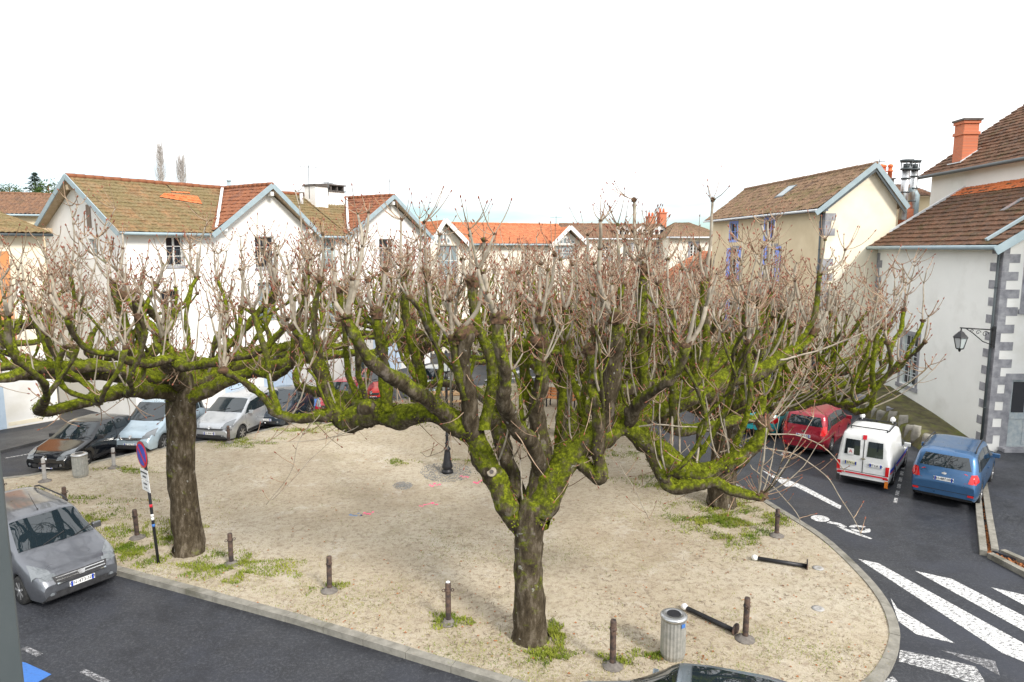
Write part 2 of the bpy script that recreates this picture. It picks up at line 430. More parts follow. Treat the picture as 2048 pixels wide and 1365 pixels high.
# ---- painted markings, each a thin sheet 4 mm above the road
def paint(name, pxs, m, z=.004, jag=0, world=False):
    b = MB(); random.seed(len(name))
    for pl in pxs:
        P = [Vector((p[0], p[1], z)) for p in pl] if world else [G(*p, z) for p in pl]
        vs = [b.bm.verts.new(p) for p in P]; b.bm.faces.new(vs)
    bmesh.ops.triangulate(b.bm, faces=b.bm.faces)
    for f in b.bm.faces:
        f.normal_update()
        if f.normal.z < 0: f.normal_flip()
    return tag(b.build(name, m, recalc=False), kind='structure')
paint('crossing_markings', [
    [(1716, 1118), (1757, 1127), (2100, 1316), (2100, 1345), (2004, 1306)],
    [(1830, 1142), (1903, 1158), (2150, 1285), (2150, 1318)],
    [(1982, 1175), (2048, 1190), (2150, 1240), (2150, 1265)],
    [(1781, 1196), (1795, 1217), (1910, 1287), (1833, 1269), (1797, 1243)]], M['line'])
paint('worn_crossing_markings', [
    [(1800, 1300), (1900, 1321), (1952, 1334), (1975, 1372), (1940, 1366), (1880, 1345), (1797, 1323)],
    [(1768, 1362), (1785, 1352), (1800, 1368), (1780, 1400), (1740, 1390)]], M['line_worn'])
paint('worn_crossing_markings', [[(1880, 1300), (1990, 1322), (2000, 1352), (1960, 1330)]], M['line_faint'])
paint('arrow_marking', [[(1524, 941), (1605, 971), (1683, 1012), (1680, 1019), (1590, 973), (1572, 974)]], M['line'])
paint('worn_edge_marking', [[(1450, 905), (1456, 904), (1490, 925), (1484, 927)]], M['line_worn'])
# cycle symbol on the road
c0 = G(1680, 1052); ax = (G(1720, 1072)-G(1652, 1046)).normalized(); ay = Vector((-ax.y, ax.x, 0))
def cyc(u, v): p = c0+ax*u+ay*v; return (p.x, p.y)
polys = []
polys.append([cyc(-.62+.24*math.cos(a), -.02+.27*math.sin(a)) for a in [k*math.pi/9 for k in range(18)]])
for k in range(12):
    a0 = k*math.pi/6; a1 = (k+1)*math.pi/6
    if k in (2, 7): continue
    polys.append([cyc(.42+r*math.cos(a), .28+r*math.sin(a)) for r, a in ((.28, a0), (.28, a1), (.14, a1), (.14, a0))])
polys.append([cyc(-.35, .05), cyc(-.1, .16), cyc(.15, .1), cyc(.15, -.05), cyc(-.1, -.02), cyc(-.32, -.14)])
polys.append([cyc(-.05, -.1), cyc(.2, -.04), cyc(.98, -.03), cyc(.98, -.12), cyc(.3, -.2)])
paint('cycle_marking', polys, M['line'], world=True)
# dashed lines between the parking bays
db = []
def dash(a, b, w=.1, n=6, duty=.62):
    A = G(*a); B = G(*b); t = (B-A); L = t.length; t /= L; s = Vector((-t.y, t.x, 0))*w/2
    for k in range(n):
        p = A+t*(L*k/n); q = A+t*(L*(k+duty)/n); db.append([p-s, q-s, q+s, p+s])
dash((1807, 932), (1789, 1012), .1, 6)
dash((1605, 862), (1560, 915), .1, 6); dash((1470, 828), (1440, 862), .1, 5)
paint('parking_bay_dashes', db, M['line_worn'], world=True)
db = []
dash((975, 762), (1092, 728), .5, 1, 1)
dash((1015, 758), (1120, 752), .35, 3, .7); dash((1120, 735), (1200, 742), .4, 3, .7); dash((1090, 716), (1180, 724), .4, 3, .7)
paint('far_crossing_markings', db, M['line'], world=True)
db = []
dash((175, 925), (222, 905), .1, 1, 1); dash((215, 922), (340, 893), .1, 1, 1); dash((470, 873), (520, 862), .1, 1, 1); dash((590, 846), (640, 822), .1, 1, 1)
dash((10, 917), (60, 908), .1, 1, 1); dash((395, 889), (440, 879), .1, 1, 1)
paint('parking_bay_lines', db, M['line_worn'], world=True)
db = []
dash((48, 1296), (80, 1311), .12, 1, 1); dash((165, 1342), (215, 1366), .12, 1, 1)
paint('faint_bay_marks', db, M['line_faint'], world=True)
paint('blue_parking_marking', [[(20, 1318), (52, 1326), (103, 1349), (70, 1368), (20, 1375)], [(598, 806), (640, 796), (640, 812), (606, 814)]], M['line_blue'])


# sprayed marks on the sand
pm = surf('pink_marking_spray', (.75, .1, .2), (.85, .16, .28), 8, .8, 0); bmk = surf('blue_marking_spray', (.12, .2, .35), (.2, .28, .4), 8, .8, 0)
def squig(name, cen, w, m, seed, n=5, hgt=5):
    b = MB(); rr = random.Random(seed); x = cen[0]-w/2
    for k in range(n):
        y = cen[1]+rr.uniform(-hgt, hgt)*.5-(k/n-.5)*hgt*.6
        a, c = G(x, y, SQ+.004), G(x+w/n*rr.uniform(.6, 1), y-rr.uniform(-2, 3), SQ+.004); c.z = a.z
        t = (c-a).normalized()*.5; s = Vector((-t.y, t.x, 0))*rr.uniform(.06, .16)
        b.poly([a-s, c-s*.6, c+s, a+s*.7])
        x += w/n
    for f in b.bm.faces:
        f.normal_update()
        if f.normal.z < 0: f.normal_flip()
    tag(b.build(name, m, recalc=False), kind='structure')
for k, (c, w) in enumerate([((858, 1008), 40), ((870, 970), 24), ((928, 955), 20), ((957, 964), 18), ((735, 1028), 28), ((1016, 973), 10)]): squig('pink_spray_marks', c, w, pm, k+2)
squig('blue_spray_mark', (712, 1030), 26, bmk, 11)
# dark gravel patches
gm = surf('grey_gravel', (.12, .12, .12), (.4, .39, .37), 40, .9, .5)
def gravel(name, c, rx, ry, n, seed):
    rr = random.Random(seed); b = MB()
    for k in range(n):
        a = rr.uniform(0, 6.28); q = rr.random()**.7
        p = G(c[0]+rx*q*math.cos(a), c[1]+ry*q*math.sin(a), SQ); s = rr.uniform(.012, .03)
        b.box(p+Vector((0, 0, s*.3)), (s, s*.8, s*.7), rr.uniform(0, 3))
    tag(b.build(name, gm), 'scattered grey gravel around the foot of the lamp post' if seed == 1 else 'small patch of dark gravel on the sand', 'gravel', kind='stuff')
gravel('gravel', (892, 945), 52, 20, 1500, 1); gravel('gravel', (806, 972), 20, 8, 420, 2)

OX = [(p.x, p.y) for p in outline]
def inside(p):
    c = False; j = len(OX)-1
    for i in range(len(OX)):
        if (OX[i][1] > p.y) != (OX[j][1] > p.y) and p.x < (OX[j][0]-OX[i][0])*(p.y-OX[i][1])/(OX[j][1]-OX[i][1])+OX[i][0]: c = not c
        j = i
    return c
# ---- grass, litter
def blades(name, patches, label, n_per, m, seed, hgt=(.03, .08)):
    rr = random.Random(seed); v, f = [], []
    for (cx, cy, rx, ry, dens) in patches:
        for k in range(int(n_per*dens)):
            a = rr.uniform(0, 6.283); q = rr.random()**.6
            wv = 1+.35*math.sin(a*3+cx)+.25*math.sin(a*7+cy)
            p = G(cx+rx*q*wv*math.cos(a), cy+ry*q*wv*math.sin(a), SQ)
            if noise.noise(p*1.7)+.25 < rr.uniform(-.1, .35) or not inside(p): continue
            h = rr.uniform(*hgt); d = rr.uniform(0, 6.28); w = .012
            dx, dy = math.cos(d), math.sin(d); l = rr.uniform(.3, 1.1)*h
            i = len(v)
            v += [(p.x-dy*w, p.y+dx*w, p.z), (p.x+dy*w, p.y-dx*w, p.z), (p.x+dx*l, p.y+dy*l, p.z+h)]
            f.append((i, i+1, i+2))
    return tag(raw(name, v, f, m), label, 'grass', kind='stuff')
PG = [(460, 1135, 120, 32, 2.), (300, 1080, 110, 36, 2.2), (250, 1110, 90, 22, 1.5), (180, 1040, 90, 20, .8), (665, 1183, 40, 14, .6), (1105, 1270, 26, 24, .8), (1095, 1310, 50, 18, .5),
      (1450, 1040, 60, 14, 1.2), (1450, 1010, 70, 20, 1.), (1480, 1070, 70, 22, .8), (1330, 965, 90, 20, .8), (1390, 1040, 90, 25, .6), (1545, 1040, 40, 14, .5), (1290, 1315, 50, 12, .4), (1240, 1320, 40, 12, .4),
      (480, 885, 70, 10, .8), (700, 848, 100, 9, 1.4), (1010, 782, 110, 12, 2.), (1180, 790, 60, 10, .8), (920, 925, 30, 6, .3), (800, 925, 30, 6, .2), (250, 940, 60, 8, .5), (30, 985, 60, 10, .5), (120, 1000, 140, 12, .5),
      (900, 1243, 40, 14, .4), (1230, 905, 60, 12, .5), (600, 862, 60, 6, .5)]
blades('grass', PG, 'short green grass and moss growing in patches on the sand', 2000, M['grass'], 3)
blades('dry_grass', [(a, b, c*1.5, d*1.6, e*.6) for a, b, c, d, e in PG], 'dry straw coloured grass scattered over the sand', 2200, M['drygrass'], 4, (.01, .035))
for k_, (m_, n_, s_) in enumerate(((M['drygrass'], 15000, 5), (M['grass'], 9000, 6))):
    rr = random.Random(s_); v, f = [], []
    while len(f) < n_:
        p = G(rr.uniform(-50, 1830), 770+600*rr.random()**.8, SQ)
        if noise.noise(p*.45+Vector((k_*.4, 0, 0)))+.35*noise.noise(p*2.1) < (.12 if k_ == 0 else .3)+rr.uniform(-.1, .1) or not inside(p):
            if rr.random() < .93 or not inside(p): 
                if rr.random() < .001: f.append((0, 0, 0)) if False else None
                continue
        h = rr.uniform(.01, .04); a = rr.uniform(0, 6.28); dx, dy = math.cos(a), math.sin(a); w = .006; l = rr.uniform(.5, 2.)*h; i = len(v)
        v += [(p.x-dy*w, p.y+dx*w, p.z), (p.x+dy*w, p.y-dx*w, p.z), (p.x+dx*l, p.y+dy*l, p.z+h)]; f.append((i, i+1, i+2))
    tag(raw('straw' if k_ == 0 else 'sparse_grass', v, f, m_), 'thin straw and dead stems strewn over the sand' if k_ == 0 else 'sparse green seedlings dotted over the sand', 'straw' if k_ == 0 else 'grass', kind='stuff')
def litter(name, n, m, seed, label, size, region, leaf=False):
    rr = random.Random(seed); v, f = [], []
    for k in range(n):
        px = rr.uniform(region[0], region[2]); py = region[1]+(region[3]-region[1])*rr.random()
        p = G(px, py, SQ)
        if noise.noise(p*.5+Vector((3, 1, 0))) < rr.uniform(-.5, .3): continue
        if not inside(p): continue
        L = rr.uniform(*size); a = rr.uniform(0, 6.28); w = L*.35 if leaf else .004
        d = Vector((math.cos(a), math.sin(a), 0)); s = Vector((-d.y, d.x, 0))
        z = Vector((0, 0, .008)); i = len(v); kx = rr.uniform(-.25, .25)*L
        if leaf:
            v += [p+z, p+d*L*.5+s*w+z*3, p+d*L+z, p+d*L*.5-s*w+z*2]; f.append((i, i+1, i+2, i+3))
        else:
            mid = p+d*L*.5+s*kx
            v += [p-s*w+z, p+s*w+z, mid+s*w+z*1.6, mid-s*w+z*1.6, p+d*L+s*w*.5+z, p+d*L-s*w*.5+z]
            f += [(i, i+1, i+2, i+3), (i+3, i+2, i+4, i+5)]
    return tag(raw(name, [tuple(q) for q in v], f, m), label, 'litter', kind='stuff')
litter('twig_litter', 8000, M['debris'], 7, 'broken twigs scattered over the sand', (.03, .15), (0, 860, 1800, 1365))
litter('leaf_litter', 1500, M['leaf'], 8, 'small brown leaves scattered over the sand', (.03, .07), (0, 900, 1800, 1365), True)
# leaf heap in the gutter between the two kerbs
rr = random.Random(4); v, f = [], []
for k in range(900):
    t = rr.random(); q = rr.random()
    if q < .6: p = G(1967+12*t+rr.uniform(-3, 12), 990+118*t, .03)
    else: p = G(1985+120*t, 1110+52*t+rr.uniform(-6, 8), .03)
    s = rr.uniform(.02, .05); d = rr.uniform(0, 6.28); i = len(v)
    for a in range(4): v.append((p.x+s*math.cos(d+a*1.57), p.y+s*math.sin(d+a*1.57)*.7, p.z+rr.uniform(0, .06)))
    f.append((i, i+1, i+2, i+3))
tag(raw('gutter_leaves', v, f, M['leaf']), 'wet orange leaves heaped in the gutter between two kerbs', 'litter', kind='stuff')
# ------------------------------------------------------------------ building helpers
class Fr:
    """a building's own frame: origin on the ground, x along its main wall, y into the house"""
    def __init__(s, name, label, cat, A, B, group=None):
        A = Vector((A[0], A[1], 0)); B = Vector((B[0], B[1], 0)); s.O = A; s.L = (B-A).length; s.t = (B-A)/s.L; s.n = Vector((-s.t.y, s.t.x, 0))
        s.e = thing(name, label, cat, A, math.atan2(s.t.y, s.t.x), group)
    def on(s, px, py, y=0.):
        C = Vector((0, 0, CAM_H)); d = ray(px, py); P0 = s.O+s.n*y
        k = (P0-C).dot(s.n)/d.dot(s.n); p = C+d*k; return ((p-s.O).dot(s.t), p.z)
    def end(s, px, py, sx):
        C = Vector((0, 0, CAM_H)); d = ray(px, py); P0 = s.O+s.t*sx
        k = (P0-C).dot(s.t)/d.dot(s.t); p = C+d*k; return ((p-s.O).dot(s.n), p.z)
class Wl:
    """one straight stretch of wall in a house frame, outside on the right of a->b"""
    def __init__(s, a, b):
        s.a = Vector((a[0], a[1], 0)); b = Vector((b[0], b[1], 0)); s.L = (b-s.a).length; s.d = (b-s.a)/s.L; s.i = Vector((-s.d.y, s.d.x, 0)); s.ang = math.atan2(s.d.y, s.d.x)
    def P(s, u, y, z): return s.a+s.d*u+s.i*y+Vector((0, 0, z))
    def box(s, mb, u0, u1, y0, y1, z0, z1, mi=0):
        mb.box(s.P((u0+u1)/2, (y0+y1)/2, (z0+z1)/2), (abs(u1-u0), abs(y1-y0), abs(z1-z0)), s.ang, mi=mi)
    def wall(s, mb, z0, z1, holes=(), dep=.2, top=None):
        us = sorted({0, s.L}|{h[0] for h in holes}|{h[1] for h in holes}); zs = sorted({z0, z1}|{h[2] for h in holes}|{h[3] for h in holes})
        for u0, u1 in zip(us, us[1:]):
            for w0, w1 in zip(zs, zs[1:]):
                cu, cz = (u0+u1)/2, (w0+w1)/2
                if any(h[0] < cu < h[1] and h[2] < cz < h[3] for h in holes): continue
                mb.poly([s.P(u0, 0, w0), s.P(u1, 0, w0), s.P(u1, 0, w1), s.P(u0, 0, w1)])
        for h in holes:
            a, b, c, d = h[:4]
            mb.poly([s.P(a, 0, c), s.P(a, dep, c), s.P(b, dep, c), s.P(b, 0, c)]); mb.poly([s.P(a, 0, d), s.P(b, 0, d), s.P(b, dep, d), s.P(a, dep, d)])
            mb.poly([s.P(a, 0, c), s.P(a, 0, d), s.P(a, dep, d), s.P(a, dep, c)]); mb.poly([s.P(b, 0, c), s.P(b, dep, c), s.P(b, dep, d), s.P(b, 0, d)])
        if top: mb.poly([s.P(u, 0, z) for u, z in top])
    def window(s, par, h, frame='paint_white', pane='pane', cols=2, rows=3, dep=.14, sill=None, surround=None, rail=None, bars=None, label=None, name='window', fw=.06):
        a, b, c, d = h[:4]; mb = MB(); w = fw
        s.box(mb, a, a+w, dep, dep+.06, c, d); s.box(mb, b-w, b, dep, dep+.06, c, d)
        s.box(mb, a+w, b-w, dep, dep+.06, c, c+w); s.box(mb, a+w, b-w, dep, dep+.06, d-w, d)
        for k in range(1, cols):
            u = a+(b-a)*k/cols; ww = .05 if (cols == 2 or k*2 == cols) else .018
            s.box(mb, u-ww, u+ww, dep-.004, dep+.05, c+w, d-w)
        for k in range(1, rows):
            z = c+(d-c)*k/rows; s.box(mb, a+w, b-w, dep+.004, dep+.044, z-.018, z+.018)
        if sill:
            s.box(mb, a-.08, b+.08, -.06, .1, c-.09, c-.003, 1)
        if surround:
            q = surround
            s.box(mb, a-q, a-.001, -.012, .1, c-.02, d+q, 1); s.box(mb, b+.001, b+q, -.012, .1, c-.02, d+q, 1); s.box(mb, a-.001, b+.001, -.014, .1, d+.001, d+q, 1); s.box(mb, a-q-.05, b+q+.05, -.07, .1, c-q, c-.021, 1)
        o = mb.build(name, [M[frame], M['stone_grey']], par, label=label)
        p = MB(); s.box(p, a+w*.5, b-w*.5, dep+.02, dep+.028, c+w*.5, d-w*.5); p.build('pane', M[pane], o)
        if rail:
            r = MB(); n = max(3, int((b-a)/.11))
            for k in range(n+1): u = a+(b-a)*k/n; r.bar(s.P(u, -.04, c), s.P(u, -.04, c+rail), .014, .014)
            for z in (c+.03, c+rail*.5, c+rail): r.bar(s.P(a-.02, -.04, z), s.P(b+.02, -.04, z), .022, .022)
            r.build('railing', M['frame_grey'], o)
        if bars:
            r = MB()
            for k in range(1, bars): u = a+(b-a)*k/bars; r.bar(s.P(u, .03, c), s.P(u, .03, d), .022, .022)
            for k in range(1, 5): z = c+(d-c)*k/5; r.bar(s.P(a, .035, z), s.P(b, .035, z), .016, .03)
            r.build('grille', M['zinc_white'], o)
        return o
    def shutters(s, par, h, m='paint_blue', w=None):
        a, b, c, d = h[:4]; w = w or (b-a)*.52
        for (u0, u1) in ((a-w-.02, a-.02), (b+.02, b+w+.02)):
            mb = MB(); s.box(mb, u0, u1, -.055, -.02, c, d)
            n = max(3, int((u1-u0)/.12))
            for z in (c+.18, (c+d)/2, d-.18): s.box(mb, u0+.01, u1-.01, -.072, -.057, z-.045, z+.045)
            for k in range(n): uu = u0+(u1-u0)*(k+.5)/n; s.box(mb, uu-(u1-u0)/n*.42, uu+(u1-u0)/n*.42, -.064, -.056, c+.01, d-.01)
            mb.build('shutter', M[m], par)
def hsh(*a):
    x = math.sin(sum(v*k for v, k in zip(a, (12.9898, 78.233, 37.719))))*43758.5453; return x-math.floor(x)
def roof(par, el, er, rr_, rl, mat, kind='flat', du=.055, tw=.22, th=.34, name='roof', rise=None, jit=.012, label=None, sub=None):
    """tiled roof plane as real relief: el/er eave ends, rr_/rl ridge ends, in the house frame"""
    el, er, rr_, rl = map(Vector, (el, er, rr_, rl))
    U = max((er-el).length, (rr_-rl).length); V = ((rl-el).length+(rr_-er).length)/2
    nrm = ((er-el) if (er-el).length > .01 else (rr_-rl)).cross(rl-el).normalized()
    if nrm.z < 0: nrm = -nrm
    nu = max(4, int(U/du)); nv = max(1, int(round(V/th)))
    v, uv, f = [], [], []; rise = rise or (.03 if kind == 'flat' else .045)
    rows = []
    for j in range(nv):
        rows += [(j, 0.), (j, .97)]
    for (j, fr) in rows:
        t = (j+fr)/nv
        for i in range(nu+1):
            s_ = i/nu; p = (el.lerp(er, s_)).lerp(rl.lerp(rr_, s_), t)
            u = s_*U; tid = int(u/tw)
            if kind == 'flat': h = rise*(1-fr)+(.014 if (u/tw-tid) < .24 else 0)
            else: h = rise*abs(math.sin(math.pi*u/tw))+.02*(1-fr)
            h += jit*(hsh(tid, j, U)-.5)*2+.03*noise.noise(Vector((u*.35, t*V*.35, U)))
            p = p+nrm*(h+.02); v.append(tuple(p)); uv.append((u, t*V+.001))
    for r in range(len(rows)-1):
        for i in range(nu):
            a = r*(nu+1)+i; f.append((a, a+1, a+nu+2, a+nu+1))
    # underside board
    k = len(v)
    for p in (el, er, rr_, rl):
        v.append(tuple(p-nrm*.05)); uv.append((0, 0))
    for p in (el, er, rr_, rl):
        v.append(tuple(p+nrm*.012)); uv.append((0, 0))
    f += [(k, k+3, k+2, k+1), (k, k+1, k+5, k+4), (k+1, k+2, k+6, k+5), (k+2, k+3, k+7, k+6), (k+3, k, k+4, k+7)]
    midx = [0]*(len(f)-5)+[1]*5
    o = raw(name, v, f, [mat, M['soffit']], sub or par, uv, midx=midx)
    if label: o['label'] = label
    return o
def ridge(par, p, q, mat=None, r=.11, step=.4):
    p, q = Vector(p), Vector(q); n = max(1, int((q-p).length/step)); mb = MB()
    for k in range(n):
        a = p.lerp(q, k/n); b = p.lerp(q, (k+1)/n+.02/n); z = Vector((0, 0, .02*hsh(k, n, r)))
        mb.tube([a+z, b+z], [r*(.92+.1*hsh(k, 2, 3)), r*1.08], 8)
    return mb.build('ridge_tiles', mat or M['roof_red'], par)
def gutter(par, p, q, m='zinc', r=.07, name='gutter'):
    mb = MB(); mb.tube([p, q], r, 8); return mb.build(name, M[m], par)
def pipe(par, p, q, m='zinc', r=.05):
    mb = MB(); mb.tube([p, q], r, 8)
    p, q = Vector(p), Vector(q)
    for k in range(1, 5): c = p.lerp(q, k/5); mb.tube([c-Vector((0, 0, .02)), c+Vector((0, 0, .02))], r*1.25, 8)
    return mb.build('downpipe', M[m], par)
def verge(par, p, q, m='zinc', w=.045, h=.24):
    mb = MB(); mb.bar(p, q, w, h); return mb.build('verge_board', M[m], par)
def antenna(loc, h, label, arms=5, rz=0):
    t = thing('aerial', label, 'aerial', loc, rz); mb = MB(); mb.tube([(0, 0, 0), (0, 0, h)], .02, 6); mb.build('mast', M['frame_grey'], t)
    mb = MB(); mb.bar((-.5, 0, h-.15), (.5, 0, h-.15), .02, .02)
    for k in range(arms): x = -.45+.9*k/(arms-1); mb.bar((x, -.25, h-.15), (x, .25, h-.15), .012, .012)
    mb.build('arms', M['frame_grey'], t); return t

# ================================================================== A: long white house with three gables, left
A0 = at(250, 500, 30); A1 = at(857, 500, 46.5)
A = Fr('white_house', 'long white house with three gables edged in pale blue and mossy roofs', 'house', A0, A1)
e = A.e; LA = A.L; WA = 7.7; EV = 8.75; RZ = 11.05; YR = 3.9
g2 = [A.on(424, 460)[0], A.on(533, 375)[0], A.on(625, 465)[0]]; g3 = [A.on(688, 465)[0], A.on(777, 397)[0], A.on(850, 462)[0]]
fw = Wl((0, 0), (LA, 0)); holes = []; wins = []
def wpx(fr, x0, y0, x1, y1): a, zt = fr.on(x0, y0); b, zb = fr.on(x1, y1); return (a, b, zb, zt)
for (r, k) in [((331, 473, 369, 532), 2), ((509, 473, 551, 536), 3), ((758, 478, 789, 532), 3)]:
    h = wpx(A, *r); holes.append(h); wins.append((h, k))
hm = [wpx(A, *r) for r in [(640, 478, 672, 537), (322, 582, 362, 640), (515, 566, 553, 640), (640, 600, 672, 655), (762, 570, 792, 612)]]
hg = [(A.on(a, 600)[0], A.on(b, 600)[0], .02, zt) for a, b, zt in [(270, 318, 2.4), (440, 480, 2.4), (520, 580, 2.4), (706, 728, 2.5), (744, 800, 2.3)]]
holes += hm+hg
mb = MB(); fw.wall(mb, 0, EV, holes)
# the two cross-gable triangles and the gable-end wall
for g_ in (g2, g3): mb.poly([fw.P(g_[0]+.1, -.0, EV), fw.P(g_[2]-.1, -.0, EV), fw.P(g_[1], -.0, RZ-.22)])
ew = Wl((0, WA), (0, 0)); 
eh = []
y1_, z1_ = A.end(172, 410, 0); y0_, z0_ = A.end(184, 456, 0); eh.append((WA-y1_, WA-y0_, z0_, z1_))
y1_, z1_ = A.end(176, 478, 0); y0_, z0_ = A.end(195, 516, 0); eh.append((WA-y1_, WA-y0_, z0_, z1_))
ew.wall(mb, 0, EV, [h for h in eh if h[3] < EV], .15)
mb.poly([ew.P(0, 0, EV), ew.P(WA, 0, EV), ew.P(WA-YR, 0, RZ-.18)])
Wl((LA, 0), (LA, WA)).wall(mb, 0, EV, top=[(0, EV), (WA, EV), (YR, RZ-.18)]); Wl((LA, WA), (0, WA)).wall(mb, 0, EV)
mb.build('wall', M['plaster_white'], e, recalc=False)
for h, k in wins: fw.window(e, h, cols=k, rows=3, sill=True, rail=.75, pane='pane')
fw.window(e, hm[0], 'paint_palegreen', 'pane_pale', 2, 6, rail=.6, name='window'); fw.window(e, hm[1], cols=2, rows=3, rail=.6)
fw.window(e, hm[2], 'paint_palegreen', 'pane_pale', 2, 2, rail=.6); fw.window(e, hm[3], 'paint_palegreen', 'pane_pale', 2, 5, rail=.6); fw.window(e, hm[4], cols=3, rows=3, sill=True)
for h in eh:
    if h[3] < EV: ew.window(e, h, cols=1, rows=2, pane='pane_pale')
mb = MB(); h = eh[0]; ew.box(mb, h[0], h[1], -.03, 0, h[2], h[3]); mb.build('attic_vent', M['plaster_brown'], e) if h[3] >= EV else mb.bm.free()
for k, h in enumerate(hg):
    mb = MB(); fw.box(mb, h[0], h[1], .1, .15, h[2], h[3])
    for q in range(1, 5): u = h[0]+(h[1]-h[0])*q/5; fw.box(mb, u-.01, u+.01, .085, .098, h[2]+.05, h[3]-.05)
    mb.build('garage_door' if k != 3 else 'door', M['garage'] if k != 3 else M['frame_grey'], e)
# roofs
ov = .42
slope = (RZ-EV)/YR
def mz(y): return EV+slope*y
SP = [-.45, g2[0], g2[2], g3[0], g3[2], LA+.3]
roof(e, (SP[0], -ov, mz(-ov)), (SP[1], -ov, mz(-ov)), (SP[1], YR, RZ), (SP[0], YR, RZ), M['roof_moss'])
roof(e, (SP[2], -ov, mz(-ov)), (SP[3], -ov, mz(-ov)), (SP[3], YR, RZ), (SP[2], YR, RZ), M['roof_moss'])
for a, b in ((SP[1], SP[2]), (SP[3], SP[4])): roof(e, (a+.02, .08, mz(.08)), (b-.02, .08, mz(.08)), (b-.02, YR, RZ), (a+.02, YR, RZ), M['roof_moss'])
roof(e, (SP[4], .08, mz(.08)), (SP[5], .08, mz(.08)), (SP[5], YR, RZ), (SP[4], YR, RZ), M['roof_moss'])
rb = roof(e, (LA+.3, WA+ov, EV-.2), (-.45, WA+ov, EV-.2), (-.45, YR, RZ), (LA+.3, YR, RZ), M['roof_moss'], du=.11)
ridge(e, (-.45, YR, RZ+.05), (LA+.3, YR, RZ+.05))
for g_ in (g2, g3):
    zl = EV-.12
    roof(e, (g_[0]-.15, YR, zl), (g_[0]-.15, -.5, zl), (g_[1], -.5, RZ-.02), (g_[1], YR, RZ-.02), M['roof_red'])
    roof(e, (g_[2]+.15, -.5, zl), (g_[2]+.15, YR, zl), (g_[1], YR, RZ-.02), (g_[1], -.5, RZ-.02), M['roof_red'])
    ridge(e, (g_[1], -.5, RZ+.03), (g_[1], YR, RZ+.03))
    verge(e, (g_[0]-.3, -.53, zl-.22), (g_[1], -.53, RZ-.03)); verge(e, (g_[1], -.535, RZ-.03), (g_[2]+.3, -.535, zl-.22))
    mb = MB()
    for u, z in ((g_[0]+.45, EV+.02), (g_[2]-.45, EV+.02), (g_[1], RZ-.42)): fw.box(mb, u-.1, u+.1, -.45, 0, z-.12, z+.08)
    mb.build('purlin_ends', M['paint_white'], e)
gutter(e, (-.4, -ov-.06, mz(-ov)-.05), (SP[1]-.3, -ov-.06, mz(-ov)-.05)); gutter(e, (SP[2]+.2, -ov-.06, mz(-ov)-.05), (SP[3]-.2, -ov-.06, mz(-ov)-.05))
verge(e, (-.48, -ov-.1, mz(-ov)-.1), (-.48, YR, RZ+.02)); verge(e, (-.485, YR, RZ+.02), (-.485, WA+ov, EV-.3))
mb = MB()
for y, z in ((YR, RZ-.35), (WA-.8, EV+.05)): mb.b2(-.44, -.002, y-.1, y+.1, z-.22, z)
mb.build('purlin_ends', M['soffit'], e)
# valley flashings
for (u, g_) in ((g2[0], g2), (g3[0], g3)):
    mb = MB(); mb.bar((u+.02, -.35, EV+.07), (g_[1]-.2, YR-.35, RZ+.02), .13, .06); mb.build('valley_flashing', M['zinc_white'], e)
# repaired patch of new tiles
def onroof(px, py):
    C = Vector((0, 0, CAM_H)); d = ray(px, py); n = (A.n*(-slope)+Vector((0, 0, 1))); P0 = A.O+Vector((0, 0, EV+.075)); k = (P0-C).dot(n)/d.dot(n); p = C+d*k
    q = p-A.O; return Vector((q.dot(A.t), q.dot(A.n), p.z))
for (a, b, c, d_) in [((318, 396), (404, 410), (394, 393), (330, 387)), ((342, 386), (380, 389), (379, 385), (343, 383))]:
    roof(e, onroof(*a), onroof(*b), onroof(*c), onroof(*d_), M['roof_new'], name='repaired_tiles', label='patch of bright orange new tiles')
pipe(e, (SP[2]+.5, -.08, 0), (SP[2]+.5, -.08, EV-.2), 'zinc_white'); pipe(e, (SP[3]-.05, -.08, 0), (SP[3]-.05, -.08, EV-.2), 'zinc_white')
# chimney block astride the ridge
s0 = A.on(623, 420, 3)[0]; s1 = A.on(690, 420, 3)[0]; sm = A.on(648, 420, 3)[0]
mb = MB(); mb.b2(s0, sm, 2.6, 3.6, 10.2, 11.55); mb.b2(sm+.01, s1, 3.0, 3.9, 10.2, 11.35); ch = mb.build('chimney', M['plaster_white'], e)
mb = MB(); mb.b2(s0-.06, sm+.06, 2.5, 3.7, 11.56, 11.68); mb.b2(sm+.07, s1+.06, 2.9, 4.0, 11.36, 11.42)
for k in range(4): u = sm+.12+(s1-sm-.2)*k/3; mb.b2(u-.05, u+.05, 3.0, 3.9, 11.42, 11.72)
mb.b2(sm+.08, s1+.08, 2.9, 4.0, 11.72, 11.8); mb.build('cap', M['roofing_dark'], ch)
u = A.on(601, 405, 3)[0]; mb = MB(); mb.tube([(u, 2.9, 10.3), (u, 2.9, 11.1)], .1, 8); mb.tube([(u, 2.9, 11.12), (u, 2.9, 11.2)], .17, 8); mb.build('flue', M['zinc_white'], e)
u = A.on(465, 380, YR)[0]; mb = MB(); mb.tube([(u, YR+.3, 10.8), (u, YR+.3, 11.5)], .09, 8); mb.tube([(u, YR+.3, 11.52), (u, YR+.3, 11.62)], .12, 8); mb.build('flue', M['zinc'], e)
def aer(px, py, Y, ptop, label, rz=0):
    p = at(px, py, Y); q = at(px, ptop, Y); antenna(p, q.z-p.z, label, 5, rz)
aer(619, 398, 39.5, 329, 'tall thin television aerial on the white house beside its chimney', .5)
aer(657, 392, 40.5, 361, 'low television aerial just above the white house chimney block', 1.2)
aer(780, 400, 45.5, 358, 'faint television aerial behind the third white gable', .3)

